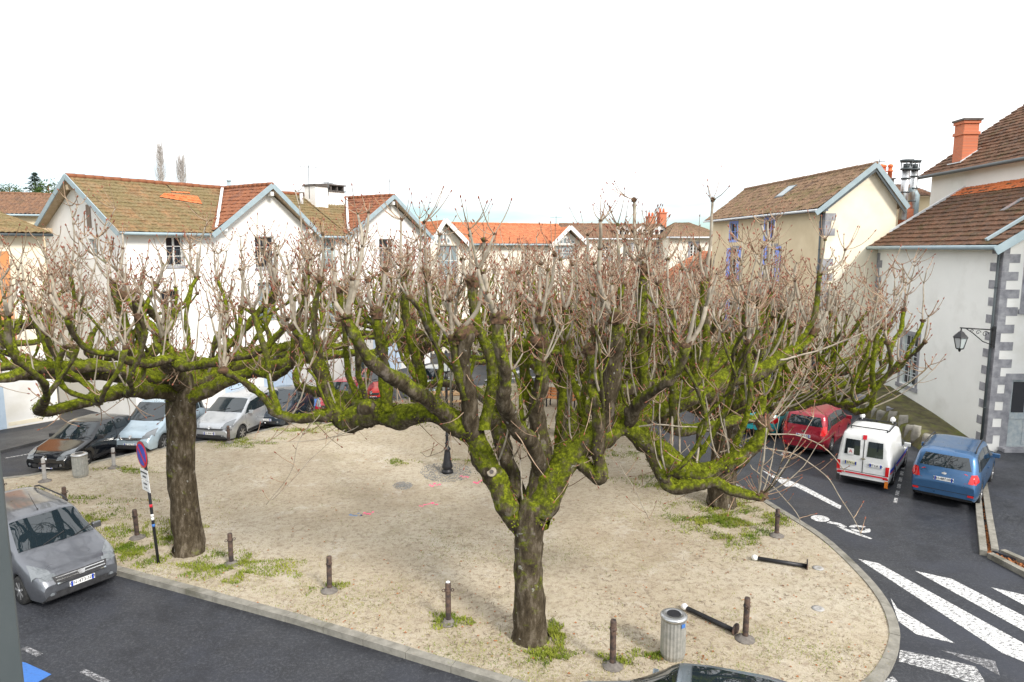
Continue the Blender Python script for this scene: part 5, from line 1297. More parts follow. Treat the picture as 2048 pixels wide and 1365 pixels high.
def gen_tree(seed, name, label, loc, fork=3., R_=4.6, nl=8, tr=.36, zt=(6., 7.2), dens=1., tw=1., wf=1.15, lean=.8, rz=0, group=None, droopz=1.2, lean_dir=None, mossy=1., fan=None):
    T = Tree(seed, zt, tw, dens, lean, mossy); T.wf = wf; r = T.r; T.rmax = R_+.9
    P = [Vector((0, 0, -.05)), Vector((0, 0, .25)), Vector((r.uniform(-.08, .08), 0, fork*.5)), Vector((r.uniform(-.1, .1), r.uniform(-.1, .1), fork)), Vector((0, 0, fork+.5))]
    P, Q = T.curve(P, [tr*1.35, tr*1.1, tr*.98, tr*1.05, tr*.6], 6, .02); T.wood.tube(P, Q, 20, .12, [.15+.02*i for i in range(len(P))], seed)
    for k in range(nl):
        a = 6.283*(k+r.uniform(-.3, .3))/nl; o = Vector((math.cos(a), math.sin(a), 0)); sd = Vector((-o.y, o.x, 0)); z0 = fork+r.uniform(-.25, .4); RR = R_*r.uniform(.8, 1.08)
        if lean_dir is not None: RR *= 1+.35*max(0, o.dot(lean_dir))
        z1 = z0+r.uniform(.3, .9)
        pts = [Vector((0, 0, z0-.3)), o*.6+UP*z0, o*RR*.38+sd*r.uniform(-.3, .3)+UP*(z0+(z1-z0)*.7), o*RR*.6+sd*r.uniform(-.5, .5)+UP*z1, o*RR*.82+sd*r.uniform(-.6, .6)+UP*(z1-r.uniform(-.2, .2)), o*RR+sd*r.uniform(-.7, .7)+UP*(z1+r.uniform(-.1, .5))]
        rad = [tr*.55, tr*.55, tr*.48, tr*.42, tr*.34, tr*.24]
        P, Q = T.limb(pts, rad, .85); T.fill(P, Q, 1.0, (.45, .8)); T.grow(P[-1], (P[-1]-P[-3]).normalized(), Q[-1]*.8, r.uniform(*zt)-.5, o*.8)
        for q in range(2):      # a forked side limb
            i = int(len(P)*(.4+.25*q)); so = (o+sd*r.choice((-1, 1))*1.0).normalized(); b = P[i]
            pp = [b, b+so*.6+UP*.05, b+so*1.3+UP*r.uniform(0, .3), b+so*r.uniform(1.8, 2.3)+UP*.35]
            if fan is not None and o.dot(fan) > -.1:
                for w_ in range(7): T.wisp(P[min(len(P)-1, i+w_*3)], (o+fan*.8+T.hv()*.35).normalized(), r.uniform(1.2, 2.4))
            P2, Q2 = T.limb(pp, [Q[i]*.8, Q[i]*.7, Q[i]*.6, Q[i]*.45], .8, 9); T.fill(P2, Q2, .5, (.45, .8)); T.grow(P2[-1], so, Q2[-1]*.8, r.uniform(*zt)-.3, so*.6)
    return T.finish(name, label, loc, group=group, rz=rz)
gen_tree(21, 'plane_tree', 'mossy pollarded tree with a thick straight trunk behind the no-parking sign, left', G(378, 1103, SQ), 4.25, 4.6, 8, .33, (5.7, 7.2), .3, .6, 1.2)
gen_tree(35, 'plane_tree', 'pollarded tree on the right side of the square, leaning shoots reaching the quoined house', G(1443, 1008, SQ), 3.1, 3.5, 9, .38, (4.8, 6.3), .42, .6, 1.3, 1.0, fan=Vector((1, .15, 0)))
gen_tree(47, 'plane_tree', 'pollarded tree at the left edge, only its dense crown in view', G(-190, 985, SQ), 4.2, 4.8, 9, .36, (5.8, 7.2), .38, .62, 1.4, 1.)
far = gen_tree(58, 'plane_tree', 'pollarded tree with a reddish bare trunk near the silver car at the back', G(838, 803, SQ), 2.9, 4.5, 8, .33, (5.2, 6.8), .26, .5, 1.7, .7, group=None)
def copy_tree(src, loc, rz, sc, label):
    r = src.copy(); COL.objects.link(r); r.location = loc; r.rotation_euler = (0, 0, rz); r.scale = (sc, sc, sc); r['label'] = label
    for c in src.children: d = c.copy(); COL.objects.link(d); d.parent = r
    return r
copy_tree(far, G(1128, 872, SQ), 1.3, .98, 'pollarded tree standing directly behind the centre tree')
copy_tree(far, G(1258, 832, SQ), 2.6, .86, 'pollarded tree along the right-hand kerb, behind the centre tree')
copy_tree(far, G(1172, 782, SQ), 4.1, 1.0, 'farthest pollarded tree, at the back corner of the square by the crossing')
# ------------------------------------------------------------------ cars
def paint_mat(name, col, rough=.3, metal=.0, coat=.6):
    m, nt, n, l, b = new_mat(name)
    tc = n.new('ShaderNodeTexCoord').outputs['Object']
    nz = noise_node(n, l, tc, 3, 5, .7)
    c = ramp(n, l, nz, [(.35, tuple(x*.86 for x in col)), (.7, col)])
    l.new(c, b.inputs['Base Color']); b.inputs['Metallic'].default_value = metal
    l.new(ramp(n, l, nz, [(.3, gy(rough*.8)), (.7, gy(min(1, rough*1.4)))]), b.inputs['Roughness'])
    b.inputs['Coat Weight'].default_value = coat; b.inputs['Coat Roughness'].default_value = .06
    return m
M['rubber'] = surf('tyre_rubber', (.012, .012, .013), (.03, .03, .03), 8, .85, .1)
M['trim'] = surf('black_plastic_trim', (.018, .018, .02), (.035, .035, .038), 8, .6, .1)
M['chrome'] = surf('chrome', (.6, .6, .6), (.75, .75, .75), 3, .15, 0, metal=1)
M['rim'] = surf('alloy_rim', (.35, .35, .36), (.55, .55, .56), 4, .35, 0, metal=.8)
M['lampclear'] = glass_mat('headlamp_lens', (.16, .175, .19), .05, 1.0)
M['lampred'] = glass_mat('tail_lamp_red', (.55, .01, .012), .1, .8)
M['lampamber'] = glass_mat('amber_lens', (.7, .2, .02), .1, .8)
M['plate'] = surf('plate_white', (.7, .7, .7), (.78, .78, .78), 8, .5, 0)
M['plate_yellow'] = surf('plate_yellowish', (.6, .58, .4), (.7, .68, .5), 8, .5, 0)
M['plateblue'] = surf('plate_blue', (.01, .05, .45), (.02, .07, .5), 8, .5, 0)
M['ink'] = surf('plate_ink', (.01, .01, .012), (.02, .02, .02), 8, .6, 0)

def interp(tab, x):
    if x <= tab[0][0]: return tab[0][1]
    for (x0, y0), (x1, y1) in zip(tab, tab[1:]):
        if x <= x1: return y0+(y1-y0)*(x-x0)/(x1-x0)
    return tab[-1][1]
def sm(tab, x, h=.05):
    return (interp(tab, x-h)+interp(tab, x)*2+interp(tab, x+h))/4

def make_car(name, label, px, heading, col, L=4.2, W=1.72, H=1.48, kind='hatch', at_front=True, metal=.0, rough=.3, plate='AB', details=None, front_detail=True, group='parked cars', cat='car', z0=0.):
    """px: ground point (photo pixels) of the middle of the nearer bumper; heading: world direction the nose points to.
    local frame: x from nose (0) to tail (L), nose points to -x"""
    det = details or {}
    P = G(*px, z0); hd = Vector((heading[0], heading[1], 0)).normalized()
    org = P if at_front else P+hd*L          # nose position
    rz = math.atan2(-hd.y, -hd.x)            # local +x = backwards
    root = thing(name, label, cat, org, rz, group)
    pm_ = paint_mat(name+'_paint', col, rough, metal)
    if kind == 'hatch':
        top = [(0, .55), (.06, .66), (.25, .76), (.6, .84), (L*.24, .93), (L*.27, .96), (L*.46, H-.04), (L*.56, H), (L*.75, H-.03), (L*.87, H-.14), (L*.985, .98), (L*.995, .8), (L, .55)]
        belt = [(0, .5), (.1, .62), (.6, .78), (L*.27, .90), (L*.9, 1.0), (L, .6)]
        ws = (L*.27, L*.455); rw = (L*.885, L*.975); sw0, sw1 = L*.33, L*.9; tum = .34
    elif kind == 'mpv':
        top = [(0, .55), (.05, .68), (.2, .82), (.6, .96), (L*.2, 1.05), (L*.225, 1.09), (L*.4, H-.06), (L*.5, H), (L*.85, H-.02), (L*.93, H-.07), (L*.985, 1.05), (L*.995, .85), (L, .55)]
        belt = [(0, .5), (.1, .66), (.6, .86), (L*.22, .99), (L*.9, 1.06), (L, .6)]
        ws = (L*.225, L*.395); rw = (L*.935, L*.982); sw0, sw1 = L*.27, L*.94; tum = .27
    elif kind == 'suv':
        top = [(0, .6), (.05, .78), (.2, .92), (.7, 1.04), (L*.24, 1.08), (L*.26, 1.1), (L*.40, H-.07), (L*.5, H), (L*.85, H-.03), (L*.92, H-.1), (L*.975, 1.14), (L*.99, 1.0), (L, .62)]
        belt = [(0, .55), (.1, .74), (.6, .95), (L*.26, 1.05), (L*.92, 1.12), (L, .7)]
        ws = (L*.26, L*.395); rw = (L*.93, L*.972); sw0, sw1 = L*.29, L*.93; tum = .28
    elif kind == 'van':   # small panel van with a short bonnet and tall box
        top = [(0, .55), (.05, .7), (.25, .84), (.9, .95), (L*.245, .99), (L*.255, 1.01), (L*.37, 1.38), (L*.42, 1.5), (L*.47, H-.06), (L*.55, H), (L*.96, H-.02), (L*.985, H-.12), (L*.997, 1.0), (L, .55)]
        belt = [(0, .5), (.1, .62), (.9, .88), (L*.25, .94), (L*.9, 1.0), (L, .95)]
        ws = (L*.26, L*.37); rw = (L*.9, L*.95); sw0, sw1 = L*.28, L*.44; tum = .14
    zs = .22 if kind != 'suv' else .28
    wr = .31 if kind not in ('suv',) else .35; wr = det.get('wheel', wr)
    xw = (L*.2, L*.8) if kind != 'van' else (L*.175, L*.76)
    Ra = wr+.06
    xs = set(); N = 56
    for k in range(N+1): xs.add(round(L*k/N, 4))
    for w in xw:
        for a in range(13): xs.add(round(w+Ra*math.cos(math.pi*a/12), 4))
    for k in (.012, .03, .05): xs |= {k, L-k}
    xs = sorted(xs); xs2 = [xs[0]]
    for x in xs[1:]:
        if x-xs2[-1] > .008: xs2.append(x)
    xs = xs2
    def hw(x):
        w = W/2
        if x < .75: w *= 1-.17*((.75-x)/.75)**2.6
        if x > L-.6: w *= 1-(.11 if kind != 'van' else .04)*((x-L+.6)/.6)**2.4
        return w
    bm = bmesh.new(); rings = []
    for x in xs:
        w = hw(x); zt = sm(top, x); zb = min(sm(belt, x), zt-.03)
        bot = zs
        for c in xw:
            if abs(x-c) <= Ra+.001: bot = max(bot, wr+math.sqrt(max(0, Ra*Ra-(x-c)**2)))
        if x < .12: bot = max(bot, zs+.06*(1-x/.12))
        if x > L-.12: bot = max(bot, zs+.08*(1-(L-x)/.12))
        mid = max(bot+.02, min(.52, zb-.05)); m2 = max(mid+.01, zb*.82+.02)
        dz = zt-zb; tw = max(.12, w*.965-dz*tum) if dz > .1 else w*.93
        if dz < .5: tw = w*(.93-.0)-dz*tum*1.0
        ring = [(w*.94, bot), (w*.985, (bot+mid)/2), (w*1.0, mid), (w*.995, m2), (w*.972, zb), (w*.972*.5+tw*.5+.008, zb+dz*.5), (tw, zt-min(.05, dz*.2)), (tw*.9, zt-.012*min(1, dz*4)), (tw*.55, zt+.012), (0, zt+.022)]
        L_ = [bm.verts.new((x, y, z)) for y, z in ring]; R_ = [bm.verts.new((x, -y, z)) for y, z in ring[:-1]]
        rings.append(L_+R_[::-1])
    for a, b in zip(rings, rings[1:]):
        for k in range(len(a)-1):
            try: bm.faces.new((a[k], a[k+1], b[k+1], b[k])).smooth = True
            except ValueError: pass
    bm.faces.new(rings[0]); bm.faces.new(rings[-1][::-1])
    bmesh.ops.recalc_face_normals(bm, faces=bm.faces)
    bvh = BVHTree.FromBMesh(bm)
    me = bpy.data.meshes.new('body'); bm.to_mesh(me); bm.free(); me.materials.append(pm_)
    body = bpy.data.objects.new('body', me); COL.objects.link(body); body.parent = root
    def patch(nm, pts, axis, mat, off=.006, par=None, thick=.0, smooth=True, cell=.1, lab=None):
        """pts: polygon in (x,z) for axis 'L'/'R', (y,z) for 'F'/'B', (x,y) for 'T'; laid onto the body"""
        b = bmesh.new()
        to3 = {'L': lambda p: Vector((p[0], 3, p[1])), 'R': lambda p: Vector((p[0], -3, p[1])), 'F': lambda p: Vector((-3, p[0], p[1])), 'B': lambda p: Vector((L+3, p[0], p[1])), 'T': lambda p: Vector((p[0], p[1], 5))}[axis]
        d = {'L': Vector((0, -1, 0)), 'R': Vector((0, 1, 0)), 'F': Vector((1, 0, 0)), 'B': Vector((-1, 0, 0)), 'T': Vector((0, 0, -1))}[axis]
        V = [to3(p) for p in pts]; b.faces.new([b.verts.new(v) for v in V])
        lo = Vector([min(v[i] for v in V) for i in range(3)]); hi = Vector([max(v[i] for v in V) for i in range(3)])
        for ax_ in range(3):
            if hi[ax_]-lo[ax_] < .001: continue
            n_ = int((hi[ax_]-lo[ax_])/cell)
            for k in range(1, n_+1):
                co = Vector((0, 0, 0)); co[ax_] = lo[ax_]+(hi[ax_]-lo[ax_])*k/(n_+1); no = Vector((0, 0, 0)); no[ax_] = 1
                bmesh.ops.bisect_plane(b, geom=b.verts[:]+b.edges[:]+b.faces[:], plane_co=co, plane_no=no)
        for v in b.verts:
            h, nn, _, _ = bvh.ray_cast(v.co, d)
            if h is None:
                q = v.co+d*(2.9 if axis in 'FB' else 2.2); h2, nn, _, _ = bvh.find_nearest(q); h = h2
            if nn.dot(d) > 0: nn = -nn
            v.co = h+nn*off+(-d)*off*.5
        for f in b.faces: f.smooth = smooth
        bmesh.ops.triangulate(b, faces=b.faces)
        for f in b.faces:
            f.normal_update()
            if f.normal.dot(d) > 0: f.normal_flip()
        m_ = bpy.data.meshes.new(nm); b.to_mesh(m_); b.free(); m_.materials.append(M[mat] if isinstance(mat, str) else mat)
        o = bpy.data.objects.new(nm, m_); COL.objects.link(o); o.parent = par or root
        if lab: o['label'] = lab
        return o
    wz = lambda x: sm(top, x)
    # glazing
    yb = hw(ws[0])*.93-.06; yt = max(.3, hw(ws[1])*.965-(wz(ws[1])-sm(belt, ws[1]))*tum-.05)
    patch('windscreen', [(ws[0]+.05, -yb), (ws[0], 0), (ws[0]+.05, yb), (ws[1], yt), (ws[1]-.03, 0), (ws[1], -yt)], 'T', 'carglass')
    tr_ = lambda x: max(.3, hw(x)*.965-(wz(x)-sm(belt, x))*tum)
    for s_, ax_ in ((1, 'L'), (-1, 'R')):
        z1 = lambda x: wz(x)-.10
        zbx = lambda x: sm(belt, x)+.04
        if kind == 'van':
            panes = [[(sw0-.02, zbx(sw0)), (sw1, zbx(sw1)), (sw1, wz(sw1)-.2), (L*.385, wz(L*.385)-.1)]]
        else:
            xa = ws[1]-.02; mid = (sw0+sw1)/2
            panes = [[(sw0-.02, zbx(sw0)), (mid-.03, zbx(mid)), (mid-.05, z1(mid)), (xa, z1(xa)-.02), ],
                     [(mid+.03, zbx(mid)), (sw1-.45, zbx(sw1-.45)), (sw1-.47, z1(sw1-.47)), (mid+.02, z1(mid))],
                     [(sw1-.40, zbx(sw1-.4)), (sw1-.02, zbx(sw1)+.06), (sw1-.2, z1(sw1-.2)-.03), (sw1-.42, z1(sw1-.42))]]
        for p_ in panes: patch('side_window', p_, ax_, 'carglass')
        # door seams, handle, sill trim
        if kind != 'van': patch('door_seam', [((sw0+sw1)/2-.008, .4), ((sw0+sw1)/2+.008, .4), ((sw0+sw1)/2+.008, zbx(2)), ((sw0+sw1)/2-.008, zbx(2))], ax_, 'trim', .003)
        if kind != 'van':
            for fx in (sw0-.03, sw1-.52): patch('door_seam', [(fx-.006, .42), (fx+.006, .42), (fx+.006, zbx(fx)-.02), (fx-.006, zbx(fx)-.02)], ax_, 'trim', .003)
        patch('sill_trim', [(xw[0]+Ra+.05, zs+.02), (xw[1]-Ra-.05, zs+.02), (xw[1]-Ra-.03, zs+.15), (xw[0]+Ra+.03, zs+.15)], ax_, 'trim', .005)
        hx = (sw0+sw1)/2-.2; mb = MB(); mb.box((hx, s_*(hw(hx)+.012), sm(belt, hx)-.12), (.18, .03, .03)); mb.build('door_handle', pm_, root)
        mxx = ws[0]+.42; mb = MB(); mb.box((mxx, s_*(hw(mxx)+.1), sm(belt, mxx)+.08), (.1, .2, .14)); mb.bar((mxx, s_*(hw(mxx)-.06), sm(belt, mxx)+.02), (mxx, s_*(hw(mxx)+.05), sm(belt, mxx)+.05), .06, .04); mb.build('wing_mirror', pm_ if not det.get('black_mirror') else M['trim'], root, bevel=.03)
    # rear glass
    if kind in ('mpv', 'suv'):
        yr = hw(L-.1)*.74; patch('rear_window', [(-yr-.05, 1.13 if kind == 'mpv' else 1.19), (yr+.05, 1.13 if kind == 'mpv' else 1.19), (yr-.06, H-.16), (-yr+.06, H-.16)], 'B', 'carglass')
    elif kind == 'van':
        for s_ in (-1, 1): patch('rear_window', [(s_*.1, 1.06), (s_*.58, 1.06), (s_*.55, 1.56), (s_*.12, 1.56)], 'B', 'carglass', cell=.2)
    else:
        yr = hw(L-.2)*.78; x0, x1 = rw; patch('rear_window', [(x0, -yr+.12), (x1, -yr), (x1, yr), (x0, yr-.12)], 'T', 'carglass', .008)
    # wheels
    for xc in xw:
        for s_ in (1, -1):
            y0 = s_*(W/2-.115)
            mb = MB(); mb.lathe([(wr*.62, -.1), (wr*.93, -.105), (wr, -.07), (wr, .07), (wr*.93, .105), (wr*.62, .1)], 24, (xc, y0, wr), axis='Y'); wh = mb.build('wheel', M['rubber'], root)
            mb = MB(); yo = y0+s_*.098
            mb.lathe([(wr*.64, -.012), (wr*.64, .012)], 20, (xc, yo-s_*.03, wr), axis='Y')
            for k in range(7):
                a = k*6.283/7; mb.box((xc+math.cos(a)*wr*.36, yo-s_*.008, wr+math.sin(a)*wr*.36), (wr*.5, .03, wr*.15), rot=Matrix.Rotation(-a, 3, 'Y'))
            mb.lathe([(wr*.14, -.02), (wr*.12, .02)], 10, (xc, yo, wr), axis='Y'); mb.build('rim', [M['rim']], wh)
            mb = MB(); 
            for k in range(12):
                a0 = math.pi*k/12; a1 = math.pi*(k+1)/12
                mb.bar((xc+math.cos(a0)*(Ra-.012), s_*(W/2-.2), wr+math.sin(a0)*(Ra-.012)), (xc+math.cos(a1)*(Ra-.012), s_*(W/2-.2), wr+math.sin(a1)*(Ra-.012)), .32, .02)
            mb.b2(xc-Ra, xc+Ra, s_*(W/2-.36), s_*(W/2-.34), zs, wr+Ra*.98); mb.build('wheel_arch', M['trim'], root)
    mb = MB(); mb.b2(.15, L-.15, -W/2+.16, W/2-.16, zs-.04, zs+.1); mb.build('underbody', M['trim'], root)
    # front
    f = hw(.05)
    fy = det.get('grille', (.36, .52, .62)); gz0, gz1 = fy[1], fy[2]
    patch('grille', [(-fy[0], gz0), (fy[0], gz0), (fy[0]+.06, gz1), (-fy[0]-.06, gz1)], 'F', 'trim', .02, cell=.05)
    patch('lower_grille', [(-f*.62, zs+.07), (f*.62, zs+.07), (f*.7, zs+.2), (-f*.7, zs+.2)], 'F', 'trim', .02, cell=.05)
    if kind in ('mpv', 'suv'): patch('bumper_trim', [(-f*.97, zs+.03), (f*.97, zs+.03), (f*.9, zs+.14), (-f*.9, zs+.14)], 'F', 'trim', .018, cell=.06)
    hz = det.get('lamp_z', gz1)
    for s_ in (1, -1):
        w1 = hw(.25)
        patch('headlight', [(.10, s_*w1*.62), (.06, s_*w1*.78), (.3, s_*w1*1.0), (.62, s_*w1*.96), (.5, s_*w1*.86), (.25, s_*w1*.66)] if not det.get('round') else [(.12+.13*math.cos(a), s_*w1*.7+.1*math.sin(a)) for a in [k*.628 for k in range(10)]], 'T', 'lampclear', .014, cell=.06)
        if not det.get('round'): patch('headlight_lower', [(s_*f*.58, hz-.1), (s_*f*.99, hz-.06), (s_*f*.99, hz+.04), (s_*f*.62, hz+.02)], 'F', 'lampclear', .007)
        else: patch('headlight_lower', [(s_*f*.72+.1*math.cos(a), .62+.1*math.sin(a)) for a in [k*.628 for k in range(10)]], 'F', 'lampclear', .007)
        patch('fog_lamp', [(s_*f*.78+.045*math.cos(a), zs+.16+.045*math.sin(a)) for a in [k*.785 for k in range(8)]], 'F', 'lampclear', .012)
    if not det.get('nobadge'):
        patch('badge', det.get('badge', [(-.06, gz1+.01), (0, gz1-.04), (.06, gz1+.01), (.045, gz1+.075), (-.045, gz1+.075)]), 'F', 'chrome', .034)
    if det.get('chromebar'):
        for q in range(det['chromebar']): z = gz0+(gz1-gz0)*(q+.5)/det['chromebar']; patch('grille_bar', [(-fy[0], z-.008), (fy[0], z-.008), (fy[0], z+.008), (-fy[0], z+.008)], 'F', 'chrome', .028, cell=.2)
    # rear
    rb_ = hw(L-.03)
    tz = det.get('tail', (.78, 1.02) if kind != 'hatch' else (.72, .92))
    for s_ in (1, -1):
        if kind == 'van': patch('tail_light', [(s_*rb_*.86, .5), (s_*rb_*.99, .5), (s_*rb_*.99, .82), (s_*rb_*.86, .82)], 'B', 'lampred', .012)
        else:
            patch('tail_light', [(s_*rb_*.76, tz[0]+.02), (s_*rb_*1.0, tz[0]), (s_*rb_*.98, tz[1]), (s_*rb_*.84, tz[1])], 'B', 'lampred', .012)
            patch('tail_light_side', [(L-.02, tz[0]+.0), (L-.26, tz[0]+.08), (L-.22, tz[1]), (L-.03, tz[1])], 'L' if s_ > 0 else 'R', 'lampred', .012)
        patch('reflector', [(s_*rb_*.78, zs+.16), (s_*rb_*.97, zs+.16), (s_*rb_*.97, zs+.22), (s_*rb_*.78, zs+.22)], 'B', 'lampred', .01)
    patch('bumper_line', [(-rb_*.98, .5), (rb_*.98, .5), (rb_*.98, .515), (-rb_*.98, .515)], 'B', 'trim', .004, cell=.3)
    patch('rear_badge', [(.07*math.cos(a), (det.get('rplate', .8)+.17)+.035*math.sin(a)) for a in [k*.628 for k in range(10)]], 'B', 'chrome', .012)
    # number plates
    def plate_(end, z, m='plate', txt=plate, y0=0., w=.26):
        ax_ = 'F' if end == 'F' else 'B'
        hit = None
        x = None
        o_ = bvh.ray_cast(Vector((-3 if end == 'F' else L+3, y0, z)), Vector((1 if end == 'F' else -1, 0, 0)))[0]
        x = (o_.x if o_ else (0 if end == 'F' else L)); sg = -1 if end == 'F' else 1
        x += sg*.012
        mb = MB(); mb.b2(x-.006, x+.006, y0-w, y0+w, z-.055, z+.055); p_ = mb.build('number_plate', M[m], root)
        mb = MB(); yl = w-.045
        for q in (1, -1): mb.b2(x+sg*.0065, x+sg*.0085, y0+q*yl-.02*1, y0+q*yl+.02, z-.055, z+.055)
        mb.build('plate_band', M['plateblue'], p_)
        rot = Matrix(((0, 0, sg), (-1 if sg < 0 else 1, 0, 0), (0, 1, 0))) 
        text_mesh(txt, .1, 'plate_text', M['ink'], p_, (x+sg*.008, y0, z), rot)
    plate_('F', det.get('fplate', .42)); 
    if kind == 'van':
        plate_('B', .80, 'plate', plate, .38, .2); plate_('B', .78, 'plate_yellow', '5374 LA', -.36, .2)
    else: plate_('B', det.get('rplate', .8))
    if det.get('wiper', 1):
        mb = MB(); xx = ws[0]+.02
        for q in (-.35, .3): mb.bar((xx, q, wz(xx)+.03), (xx+.16, q-.5, wz(xx+.16)+.045), .015, .015)
        mb.build('wipers', M['trim'], root)
    if det.get('rails'):
        for s_ in (1, -1):
            mb = MB(); mb.tube([(L*.45, s_*(tr_(L*.5)-.03), wz(L*.45)+.02), (L*.5, s_*(tr_(L*.5)-.03), H+.06), (L*.8, s_*(tr_(L*.8)-.03), H+.05), (L*.86, s_*(tr_(L*.85)-.03), wz(L*.86)+.0)], .02, 6); mb.build('roof_rail', M['trim'], root)
    if det.get('antenna'):
        mb = MB(); xx = L*.44; mb.tube([(xx, 0, wz(xx)+.02), (xx+.42, 0, wz(xx)+.32)], [.008, .004], 5); mb.lathe([(.02, wz(xx)), (.015, wz(xx)+.05)], 8, (xx, 0, 0)); mb.build('antenna', M['trim'], root)
    return root, patch, bvh, top, pm_, L, W, H

# grey people carrier in the left foreground
hdD = Vector((.83, -.56, 0))
make_car('grey_people_carrier', 'metallic grey people carrier parked nose right in the left foreground', (168, 1199), hdD, (.19, .2, .225), 4.55, 1.82, 1.68, 'mpv', metal=.75, rough=.32, plate='CN-473-NM', details=dict(grille=(.5, .56, .72), chromebar=3, rails=1, antenna=1, fplate=.47, lamp_z=.76, badge=[(-.09, .70), (-.05, .62), (.05, .62), (.09, .70)], wheel=.32))
make_car('black_hatchback', 'glossy black hatchback parked nose outward behind the left steel bin', (93, 951), (-.12, -1), (.006, .008, .012), 4.03, 1.75, 1.47, 'hatch', plate='EF-207-XL', rough=.12, details=dict(grille=(.3, .34, .42), badge=[(-.1, .56), (-.07, .66), (0, .68), (.07, .66), (.1, .56), (0, .6)], lamp_z=.64, fplate=.3, black_mirror=1))
make_car('pale_blue_van', 'pale blue leisure van parked between the black hatchback and the left tree', (262, 912), (-.1, -1), (.4, .5, .58), 4.1, 1.73, 1.8, 'mpv', metal=.3, plate='DF-176-DY', details=dict(grille=(.4, .6, .68), chromebar=2, fplate=.42, lamp_z=.74, black_mirror=1))
make_car('silver_people_carrier', 'silver people carrier parked just right of the left tree trunk', (420, 890), (-.2, -1), (.5, .52, .55), 4.35, 1.84, 1.64, 'mpv', metal=.6, plate='CX-204-RB', details=dict(grille=(.55, .6, .66), fplate=.47, lamp_z=.72))
make_car('dark_small_car', 'small dark retro car with round headlamps seen under the branches', (532, 861), (-.12, -1), (.02, .03, .045), 3.55, 1.63, 1.49, 'hatch', plate='BW-310-FK', rough=.2, details=dict(round=1, grille=(.2, .3, .36), fplate=.46, chromebar=1, nobadge=0))
make_car('crimson_car', 'crimson car parked nose outward beside the blue disabled bay marking', (660, 839), (-.15, -1), (.35, .015, .04), 4.0, 1.7, 1.45, 'hatch', plate='AC-518-TS', details=dict(lamp_z=.66, fplate=.4))
make_car('bright_red_car', 'bright red car parked further back, left of the bare reddish trunk', (743, 811), (.12, -1), (.62, .03, .02), 3.9, 1.66, 1.43, 'hatch', plate='BE-642-GD', details=dict(lamp_z=.66, fplate=.4))
make_car('white_silver_car', 'pale silver car at the back partly hidden behind the reddish tree trunk', (840, 806), (-.25, -1), (.6, .66, .7), 4.0, 1.72, 1.5, 'hatch', metal=.4, plate='CK-771-PZ')
# right-hand row, tails towards the road
def hdg(deg): return (math.sin(R(deg)), math.cos(R(deg)))
make_car('blue_off_roader', 'metallic blue off-road estate parked tail outward nearest the quoined corner', (1882, 1013), hdg(41), (.05, .14, .30), 4.4, 1.82, 1.7, 'suv', at_front=False, metal=.55, plate='DH-487-WA', details=dict(rails=1, rplate=.86, tail=(.82, 1.1)))
r_, patch, bvh, top_, pm_, L_, W_, H_ = make_car('white_van', 'small white panel van with a red and blue stripe between the red and blue cars', (1722, 975), hdg(38), (.78, .79, .8), 4.0, 1.62, 1.8, 'van', at_front=False, plate='747 LA 15', rough=.35)
patch('red_stripe', [(-.06, 1.6), (.06, 1.6), (.06, 1.74), (-.06, 1.74)], 'B', 'red_paint', .01); patch('red_bumper_stripe', [(-.74, .42), (.74, .42), (.74, .47), (-.74, .47)], 'B', 'red_paint', .012)
patch('door_gap', [(-.012, .5), (.012, .5), (.012, 1.6), (-.012, 1.6)], 'B', 'trim', .004)
for ax_ in 'LR':
    patch('blue_stripe', [(.5, .62), (3.9, .62), (3.9, .72), (.5, .72)], ax_, 'plateblue', .006); patch('red_stripe', [(.5, .56), (3.9, .56), (3.9, .61), (.5, .61)], ax_, 'red_paint', .006)
for k, (a, b) in enumerate([((2.3, .95), (3.4, 1.5)), ((2.5, .9), (3.5, 1.3))]): patch('pink_decal', [a, (a[0]+.14, a[1]-.03), b, (b[0]-.1, b[1]+.06)], 'R', surf('pink_decal%d' % k, (.6, .25, .35), (.7, .35, .45), 9, .5, 0), .007)
mb = MB(); mb.bar((3.3, -.55, 1.86), (3.3, .55, 1.86), .03, .03); mb.bar((2.0, -.6, 1.86), (2.0, .6, 1.86), .03, .03); mb.bar((1.9, .6, 1.85), (3.4, .6, 1.85), .03, .03); mb.bar((1.9, -.6, 1.85), (3.4, -.6, 1.85), .03, .03)
for y in (-.55, .55): mb.tube([(3.3, y, 1.78), (3.3, y, 1.86)], .02, 6); mb.tube([(2, y, 1.78), (2, y, 1.86)], .02, 6)
mb.build('roof_rack', M['trim'], r_)
for y in (-.45, .5): mb = MB(); mb.lathe([(.02, 1.86), (.02, 1.92), (.08, 1.93), (.09, 2.0), (.05, 2.06), (.01, 2.08)], 12, (2.1, y, 0)); mb.build('roof_lamp', M['white_paint'], r_)
def sticker(x0, z0, t, par, s=.16):
    mb = MB(); mb.b2(L_+.0, L_+.012, x0-.09, x0+.09, z0-.1, z0+.1); o = mb.build('sticker', M['white_paint'], par); text_mesh(t, s, 'sticker_letter', M['red_paint'], o, (L_+.014, x0, z0), Matrix(((0, 0, 1), (1, 0, 0), (0, 1, 0))))
sticker(-.42 if False else -.38, 1.16, 'A', r_)
for y in (-.72, .72):
    mb = MB(); mb.b2(L_-.02, L_+.01, y-.05, y+.05, .12, .34); mb.build('mud_flap', M['lampamber'] if y > 0 else M['trim'], r_)
make_car('red_people_carrier', 'dark red compact people carrier parked between the turquoise car and the white van', (1604, 909), hdg(39), (.30, .012, .03), 4.1, 1.72, 1.62, 'mpv', at_front=False, metal=.3, plate='AK-356-GV', details=dict(rplate=.74, tail=(.8, 1.15), rails=0))
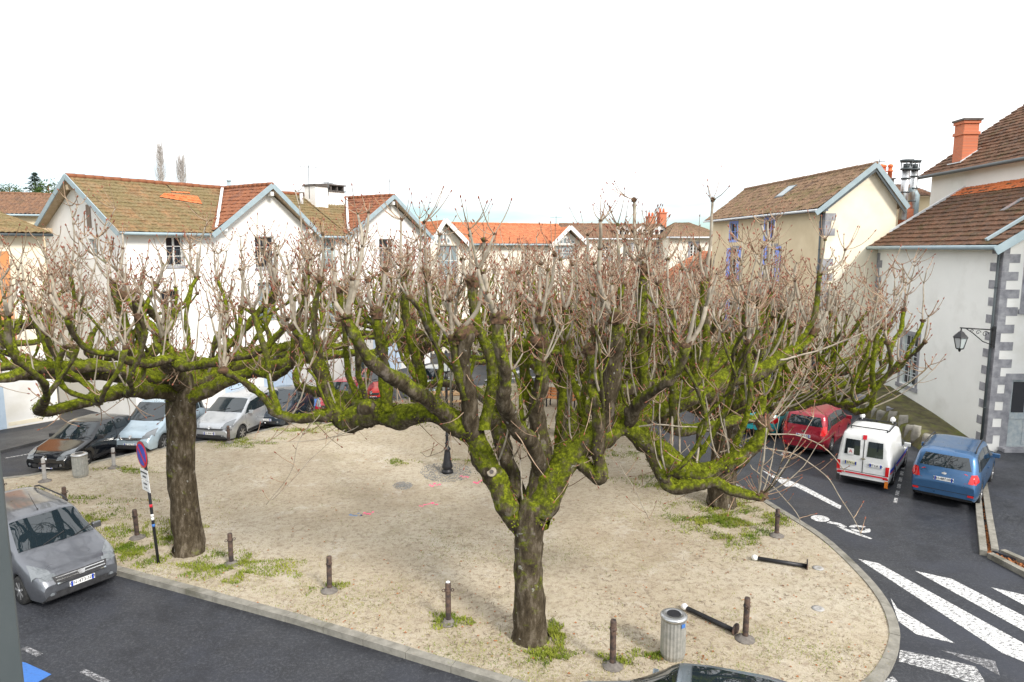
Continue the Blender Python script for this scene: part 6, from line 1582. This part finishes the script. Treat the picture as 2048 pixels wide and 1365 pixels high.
make_car('turquoise_hatchback', 'turquoise hatchback parked tail outward at the far end of the right-hand row', (1512, 874), hdg(40), (.03, .42, .46), 3.9, 1.66, 1.42, 'hatch', at_front=False, plate='BH-367-DW', details=dict(rplate=.7, tail=(.66, .9)))
make_car('far_white_car', 'white car glimpsed through the mossy branches on the far road', (1372, 806), hdg(30), (.72, .74, .76), 4.2, 1.74, 1.46, 'hatch', at_front=False, plate='DA-194-NQ')
# near car cut by the bottom edge: silver with a black glass roof
kd = (front[-1]-front[0]).normalized()
kd = Vector((.96, -.28, 0))
pr = at(1400, 1352, 9.2)
t_, patch, bvh, top_, pm_, L_, W_, H_ = make_car('glass_roofed_car', 'silver car with a black glass roof cut off by the bottom edge', (1090, 1512), -kd, (.3, .36, .42), 4.3, 1.8, 1.6, 'hatch', metal=.7, plate='CR-903-HT', details=dict(lamp_z=.66))
patch('glass_roof', [(L_*.5, -.5), (L_*.5, .5), (L_*.84, .46), (L_*.84, -.46)], 'T', 'carglass', .01)
# ------------------------------------------------------------------ street furniture
def bollard(px, py, h, label, tilt=0., white=False, ears=True, thin=False, m='rust'):
    p = G(px, py, SQ); t = thing('bollard', label, 'bollard', p, random.Random(px).uniform(0, 3), 'posts around the square'); t.rotation_euler[0] = tilt
    r = .058 if not thin else .035
    mb = MB(); mb.lathe([(r*1.25, 0), (r, .12), (r, h-.03), (r*.85, h)], 14); mb.build('post', M[m], t)
    if not thin:
        mb = MB(); mb.lathe([(.2, .0), (.2, .015), (.12, .03), (.08, .09)], 12); mb.build('base_plate', M['baseplate'] if m != 'iron' else M['iron'], t)
        mb = MB(); mb.lathe([(r+.003, h-.2), (r+.012, h-.19), (r+.012, h-.16), (r+.003, h-.15)], 14)
        if ears:
            for s in (-1, 1): mb.tube([(s*(r+.035)+.03*math.cos(a), 0, h-.17+.03*math.sin(a)) for a in [k*.8 for k in range(9)]], .009, 5)
        mb.build('chain_ring', M['rust'], t)
    if white: mb = MB(); mb.lathe([(r*.84, h+.002), (r*.6, h+.02), (.01, h+.025)], 14); mb.build('cap', M['white_paint'], t)
    return t
bollard(90, 963, .8, 'bare leaning post nearest the black hatchback', .05, m='concrete')
bollard(228, 936, .72, 'short post in front of the pale blue van', .02, m='concrete')
bollard(132, 1027, .8, 'rusted post just behind the grey people carrier')
bollard(8, 1010, .8, 'rusted post at the left edge behind the grey people carrier')
bollard(275, 1076, .8, 'rusted post left of the no-parking sign in the grass', -.03)
bollard(463, 1129, .8, 'rusted post in the grass patch right of the left tree')
bollard(659, 1182, .82, 'rusted post midway along the near kerb, between the grass post and the capped one', .02)
bollard(897, 1246, .88, 'rusted post with a bright white cap near the kerb', -.02, True)
bollard(1225, 1333, .92, 'nearest rusted post with two ring ears, left of the steel bin')
bollard(1490, 1279, .88, 'rusted post standing beside the fallen pole', .01)
bollard(1553, 1072, .75, 'rusted post alone near the right-hand kerb and cycle marking')
bollard(1387, 950, .75, 'post behind the low mossy limb at the right-hand kerb')
bollard(458, 886, .7, 'short rusted post beside the silver people carrier')
bollard(647, 846, .7, 'short post in front of the crimson car')
for px, py, l in [(1013, 765, 'thin black post at the grass edge by the far crossing'), (1108, 728, 'thin black post beyond the far crossing, left of the pair'), (1116, 722, 'thin black post beyond the far crossing, right of the pair'), (905, 822, 'thin black post beside the wooden table')]:
    bollard(px, py, 1.0, l, thin=True, m='iron')
for (a, b, w, l) in [((1613, 1137), (1505, 1121), True, 'fallen pole with a white ball top lying near the right-hand kerb'), ((1470, 1268), (1365, 1219), True, 'fallen pole lying beside the steel bin')]:
    A_ = G(*a, SQ); B_ = G(*b, SQ); d = (B_-A_); Ln = d.length; d.normalize()
    t = thing('fallen_pole', l, 'pole', A_, math.atan2(d.y, d.x), 'fallen poles'); r = .05
    mb = MB(); mb.tube([(0, 0, r+.01), (Ln-.12, 0, r+.02)], r, 12); mb.build('shaft', M['iron'], t)
    mb = MB(); mb.tube([(-.02, 0, .1), (.0, 0, .1)], .13, 12); mb.build('flange', M['rust'], t)
    mb = MB(); mb.lathe([(.02, -.075), (.06, -.045), (.075, 0), (.06, .045), (.02, .075)], 12, (Ln-.05, 0, .08), axis='X'); mb.build('ball_top', M['white_paint'], t)
for px, py, l in ((1636, 1137, 'round cover beside the foot of the fallen ball-topped pole'), (1636, 1218, 'round cover alone on the sand right of the standing post')):
    p = G(px, py, SQ); mb = MB(); mb.lathe([(.13, .0), (.13, .012), (.05, .016), (.045, .008)], 16); o = mb.build('ground_cover', M['concrete']); o.location = p; tag(o, l, 'cover', 'round covers in the sand')
def bin_(px, py, h, r, label, sticker=False):
    p = G(px, py, SQ); t = thing('litter_bin', label, 'litter bin', p, .3, 'steel litter bins')
    mb = MB(); n = 44; rings = []
    for z in (0, .1, h-.06): rings.append([mb.bm.verts.new(((r-(.012 if k % 2 else 0)-(.03 if z == 0 else 0))*math.cos(k*6.2832/n), (r-(.012 if k % 2 else 0)-(.03 if z == 0 else 0))*math.sin(k*6.2832/n), z)) for k in range(n)])
    for a, b in zip(rings, rings[1:]):
        for k in range(n): mb.bm.faces.new((a[k], a[(k+1) % n], b[(k+1) % n], b[k]))
    mb.bm.faces.new(rings[0][::-1]); mb.bm.faces.new(rings[-1]); mb.build('fluted_body', M['alu'], t)
    mb = MB(); mb.lathe([(r+.012, h-.075), (r+.018, h-.02), (r-.01, h), (r*.6, h+.012), (r*.56, h-.01)], 32); mb.build('lid', M['steel'], t)
    mb = MB(); mb.lathe([(r*.56, h+.008), (r*.55, h+.014)], 24); mb.build('opening', M['iron'], t)  # dark disc stands in for the shade inside the bin's mouth
    if sticker: mb = MB(); mb.box(((r+.01)*math.cos(-1.3), (r+.01)*math.sin(-1.3), h-.13), (.09, .01, .07), rz=-1.3+1.57); mb.build('blue_sticker', M['line_blue'], t)
bin_(1345, 1313, .86, .235, 'tall fluted steel litter bin with a bright lid at the bottom right', True)
bin_(162, 953, .8, .235, 'short steel litter bin with a bright lid in front of the black hatchback')

# no-parking sign
p = G(317, 1127, SQ); t = thing('no_parking_sign', 'round no-parking sign with two white plates on a stickered black post', 'sign', p, 0)
t.rotation_euler = (0, R(-3.2), 0)
hS = 2.9
mb = MB(); mb.tube([(0, 0, 0), (0, 0, hS)], .035, 10); mb.build('post', M['iron'], t)
ang = R(-43)
Rm = Matrix.Rotation(ang, 3, 'Z')
def disc(r, y, m, nm, par):
    mb = MB(); a = [(r*math.cos(k*.2618), 0, hS-.12+r*math.sin(k*.2618)) for k in range(24)]
    mb.prism([Rm @ Vector((x, y, z)) for x, _, z in a], Rm @ Vector((0, .012, 0))); return mb.build(nm, m, par)
dd = disc(.325, -.06, M['red_paint'], 'sign_disc', t); disc(.265, -.066, M['blue_paint'], 'blue_field', dd)
mb = MB(); mb.bar(Rm @ Vector((-.2, -.07, hS+.08)), Rm @ Vector((.2, -.07, hS-.32)), .012, .075, up=Rm @ Vector((0, -1, 0))); 
mb.bm.free(); mb = MB(); q = [(-.215, .165), (-.165, .215), (.215, -.165), (.165, -.215)]; mb.prism([Rm @ Vector((x, -.071, hS-.12+z)) for x, z in q], Rm @ Vector((0, .006, 0))); mb.build('red_bar', M['red_paint'], dd)
disc(.335, -.045, M['frame_grey'], 'back_rim', dd)
for k, (z, lines) in enumerate(((hS-.62, ['STATIONNEMENT', 'INTERDIT']), (hS-.9, ['LE MARDI', '6h - 14h']))):
    mb = MB(); mb.prism([Rm @ Vector((x, -.055, z+y)) for x, y in ((-.25, -.13), (.25, -.13), (.25, .13), (-.25, .13))], Rm @ Vector((0, .01, 0))); pl_ = mb.build('plate', M['white_paint'], t)
    for q_, s_ in enumerate(lines): text_mesh(s_, .055, 'plate_text', M['ink'], pl_, Rm @ Vector((0, -.058, z+.05-.1*q_)), Rm @ Matrix(((1, 0, 0), (0, 0, -1), (0, 1, 0))))
for z, m in ((1.45, 'red_paint'), (1.12, 'white_paint'), (.95, 'line_blue'), (1.2, 'white_paint')):
    mb = MB(); mb.tube([(0, 0, z), (0, 0, z+.07)], .0375, 10); mb.build('sticker', M[m], t)

# lamp post
p = G(895, 946, SQ); t = thing('lamp_post', 'black cast iron lamp post standing in the grey gravel', 'lamp post', p)
mb = MB(); mb.lathe([(.2, 0), (.2, .1), (.15, .13), (.15, .16), (.19, .2), (.17, .3), (.14, .42), (.1, .75), (.09, .8), (.12, .83), (.12, .88), (.07, .92), (.06, 1.02), (.085, 1.05), (.055, 1.1), (.05, 1.3), (.07, 1.33), (.05, 1.36), (.045, 3.3), (.07, 3.33), (.05, 3.4), (.03, 3.55)], 20); mb.build('column', M['iron'], t)
mb = MB(); mb.lathe([(.03, 3.5), (.12, 3.54), (.13, 3.57), (.05, 3.58)], 6, smooth=False)
for k in range(6): a = k*math.pi/3; mb.tube([(.13*math.cos(a), .13*math.sin(a), 3.57), (.23*math.cos(a), .23*math.sin(a), 3.98)], .013, 5)
mb.lathe([(.27, 3.98), (.25, 4.01), (.1, 4.16), (.05, 4.2), (.05, 4.24), (.01, 4.3)], 6, smooth=False); mb.build('lantern', M['iron'], t)
mb = MB(); mb.lathe([(.115, 3.585), (.215, 3.97)], 6, smooth=False); mb.build('lantern_glass', M['lampglass'], t)
# tables
def table(px, py, rz, label, m, s=1.):
    p = G(px, py, SQ); t = thing('picnic_table', label, 'table', p, rz, 'wooden picnic tables'); w = 1.7*s
    mb = MB()
    for k in range(5): mb.b2(-w/2, w/2, -.36+k*.15, -.36+k*.15+.135, .7, .745)
    mb.build('table_top', M[m], t)
    for sd in (-1, 1):
        mb = MB()
        for k in range(2): mb.b2(-w/2, w/2, sd*.72-.14+k*.15, sd*.72-.14+k*.15+.135, .42, .46)
        mb.build('bench', M[m], t)
    for x in (-w*.36, w*.36):
        mb = MB(); mb.bar((x, -.6, 0), (x, -.2, .7), .06, .1); mb.bar((x, .6, 0), (x, .2, .7), .06, .1); mb.bar((x+.062, -.8, .38), (x+.062, .8, .38), .05, .09); mb.bar((x+.062, -.33, .66), (x+.062, .33, .66), .05, .08); mb.build('frame', M['wood_dark'], t)
table(893, 815, .2, 'orange wooden table beside the lamp post near the pale silver car', 'wood_table', 1.2)
p = G(1120, 815, SQ); t = thing('wooden_bench', 'bright orange slatted bench seen between the mossy limbs', 'bench', p, -.5)
mb = MB()
for k in range(4): mb.b2(-.8, .8, -.2+k*.12, -.2+k*.12+.1, .43, .47)
mb.build('seat', M['wood_orange'], t); mb = MB()
for k in range(3): mb.bar((-.8, .3+.02*k, .56+k*.13), (.8, .3+.02*k, .56+k*.13), .03, .11)
mb.build('backrest', M['wood_orange'], t)
for x in (-.65, .65): mb = MB(); mb.bar((x, -.18, 0), (x, -.18, .43), .05, .06); mb.bar((x, .24, 0), (x, .36, .9), .05, .06); mb.bar((x, -.2, .4), (x, .28, .4), .05, .05); mb.build('leg', M['iron'], t)
# red and white warning sign
p = G(1393, 835, 0); t = thing('chevron_sign', 'red and white striped warning board behind the mossy limbs', 'sign', p, .25); mb = MB(); mb.tube([(0, .03, 0), (0, .03, 1.35)], .03, 8); mb.build('post', M['iron'], t)
mb = MB(); mb.b2(-.2, .2, -.01, .01, .65, 1.45); bd = mb.build('board', M['white_paint'], t); mb = MB()
for k in range(3): z = .68+k*.27; mb.prism([(-.19, -.013, z), (0, -.013, z+.12), (.19, -.013, z), (.19, -.013, z+.1), (0, -.013, z+.22), (-.19, -.013, z+.1)], (0, .002, 0))
mb.build('chevrons', M['red_paint'], bd)
# white van-like notice board and boxes near the far street
p = G(1107, 716); t = thing('notice_board', 'low white notice board beyond the far crossing', 'notice board', (p.x, p.y, 0), .1)
mb = MB(); mb.b2(-.9, .9, -.04, .04, .7, 1.9); mb.build('panel', M['white_paint'], t); mb = MB(); mb.tube([(-.8, 0, 0), (-.8, 0, 1.95)], .04, 6); mb.tube([(.8, 0, 0), (.8, 0, 1.95)], .04, 6); mb.build('posts', M['iron'], t)

# open window leaf at the photographer's left
t = thing('window_leaf', 'grey painted edge of the open window at the left border, very close', 'window leaf', (-.4763, .62, 6.45))
mb = MB(); mb.b2(-.055, 0, -.05, 0, 0, 2.1); mb.build('stile', M['frame_grey'], t, bevel=.006)
mb = MB(); mb.b2(-.05, -.005, -.62, -.052, 0, .07); mb.b2(-.05, -.005, -.62, -.052, 2.03, 2.1); mb.build('rail', M['frame_grey'], t)
mb = MB(); mb.b2(-.032, -.026, -.62, -.052, .072, 2.028); mb.build('pane', M['pane'], t)

# ------------------------------------------------------------------ distant trees
def conifer(px, py, ptop, Y, label, w, seed, mat, name='conifer', base_z=None):
    p = at(px, py, Y); q = at(px, ptop, Y); h = q.z-p.z; t = thing(name, label, 'tree', p); rr = random.Random(seed)
    mb = MB(); mb.tube([(0, 0, -6), (0, 0, h*.95)], [w*.12, .03], 7); mb.build('trunk', M['wood_dark'], t)
    v, f = [], []
    for k in range(1500):
        z = h*rr.random()**1.15; lay = .65+.35*math.sin(z/h*34); R_ = w*(1-z/h)*lay+.05; a = rr.uniform(0, 6.28); q_ = rr.random()**.5*R_
        c = Vector((q_*math.cos(a), q_*math.sin(a), z-.25*q_)); s = rr.uniform(.12, .3)*w*.45; o = Vector((math.cos(a), math.sin(a), -.25)); sd = Vector((-o.y, o.x, rr.uniform(-.4, .4)))
        i = len(v); v += [tuple(c-sd*s*.4), tuple(c+sd*s*.4), tuple(c+o*s*1.2)]; f.append((i, i+1, i+2))
    raw('crown', v, f, mat, t)
M['needle'] = surf('dark_blue_green_needles', (.02, .05, .035), (.05, .1, .06), 1, .9, 0); M['needle2'] = surf('dark_green_needles', (.015, .035, .008), (.06, .11, .015), 1.2, .9, 0)
conifer(73, 392, 345, 120, 'taller pointed conifer on the left skyline', 3.3, 1, M['needle']); conifer(133, 398, 364, 115, 'smaller conifer peeping over the brown roof', 2.4, 2, M['needle'])
conifer(985, 722, 590, 47.5, 'dark evergreen in front of the orange-roofed house', 2.6, 3, M['needle2'], 'evergreen_tree'); conifer(1092, 722, 585, 46, 'broad dark evergreen left of the far crossing posts', 2.8, 4, M['needle2'], 'evergreen_tree')
def poplar(px, py, ptop, Y, w, label, seed):
    p = at(px, py, Y); q = at(px, ptop, Y); h = q.z-p.z; t = thing('bare_poplar', label, 'tree', p, 0, 'bare poplars on the skyline'); rr = random.Random(seed)
    mb = MB(); mb.tube([(0, 0, -8), (0, 0, h*.4), (0, 0, h)], [.35, .16, .02], 6); mb.build('trunk', M['poplar'], t); g = Geo()
    for k in range(260):
        z = h*(rr.random()**.8)*.95; a = rr.uniform(0, 6.28); o = Vector((math.cos(a), math.sin(a), 0)); ln = w*rr.uniform(.5, 1.1)*(1-.75*max(0, z/h-.3)); g.tube([Vector((0, 0, z)), Vector((0, 0, z+ln*.8))+o*ln*.45, Vector((0, 0, z+ln*2.2))+o*ln*.62], [.035, .02, .008], 3, cap=False)
    o = raw('crown', [tuple(c) for c in g.v], g.f, M['poplar'], t)
M['poplar'] = surf('pale_bare_twigs', (.42, .38, .37), (.55, .51, .5), 1, .9, 0)  # faint look of the far poplars is put into the twig colour
poplar(325, 392, 292, 110, 1.5, 'taller bare poplar behind the left mossy roof', 1); poplar(366, 392, 322, 112, 1.6, 'shorter bare poplar behind the left mossy roof', 2)
def bush(px, py, Y, r, label, seed):
    p = at(px, py, Y); rr = random.Random(seed); v, f = [], []
    for k in range(900):
        d = Vector((rr.gauss(0, 1), rr.gauss(0, 1), abs(rr.gauss(0, .6)))).normalized()*r*rr.uniform(.6, 1.05)*(1+.3*noise.noise(Vector((k*.01, seed, 0)))); s = r*.09; i = len(v)
        for q in range(3): v.append(tuple(d+Vector((rr.uniform(-s, s), rr.uniform(-s, s), rr.uniform(-s, s)))))
        f.append((i, i+1, i+2))
    t = thing('shrub', label, 'shrub', p); raw('foliage', v, f, M['needle2'], t); mb = MB(); mb.tube([(0, 0, -4), (0, 0, r*.6)], .1, 6); mb.build('stem', M['wood_dark'], t)
bush(98, 390, 100, 2.2, 'rounded green bush between the two skyline conifers', 5); bush(20, 388, 130, 2., 'low pale bush on the left skyline hill', 6)
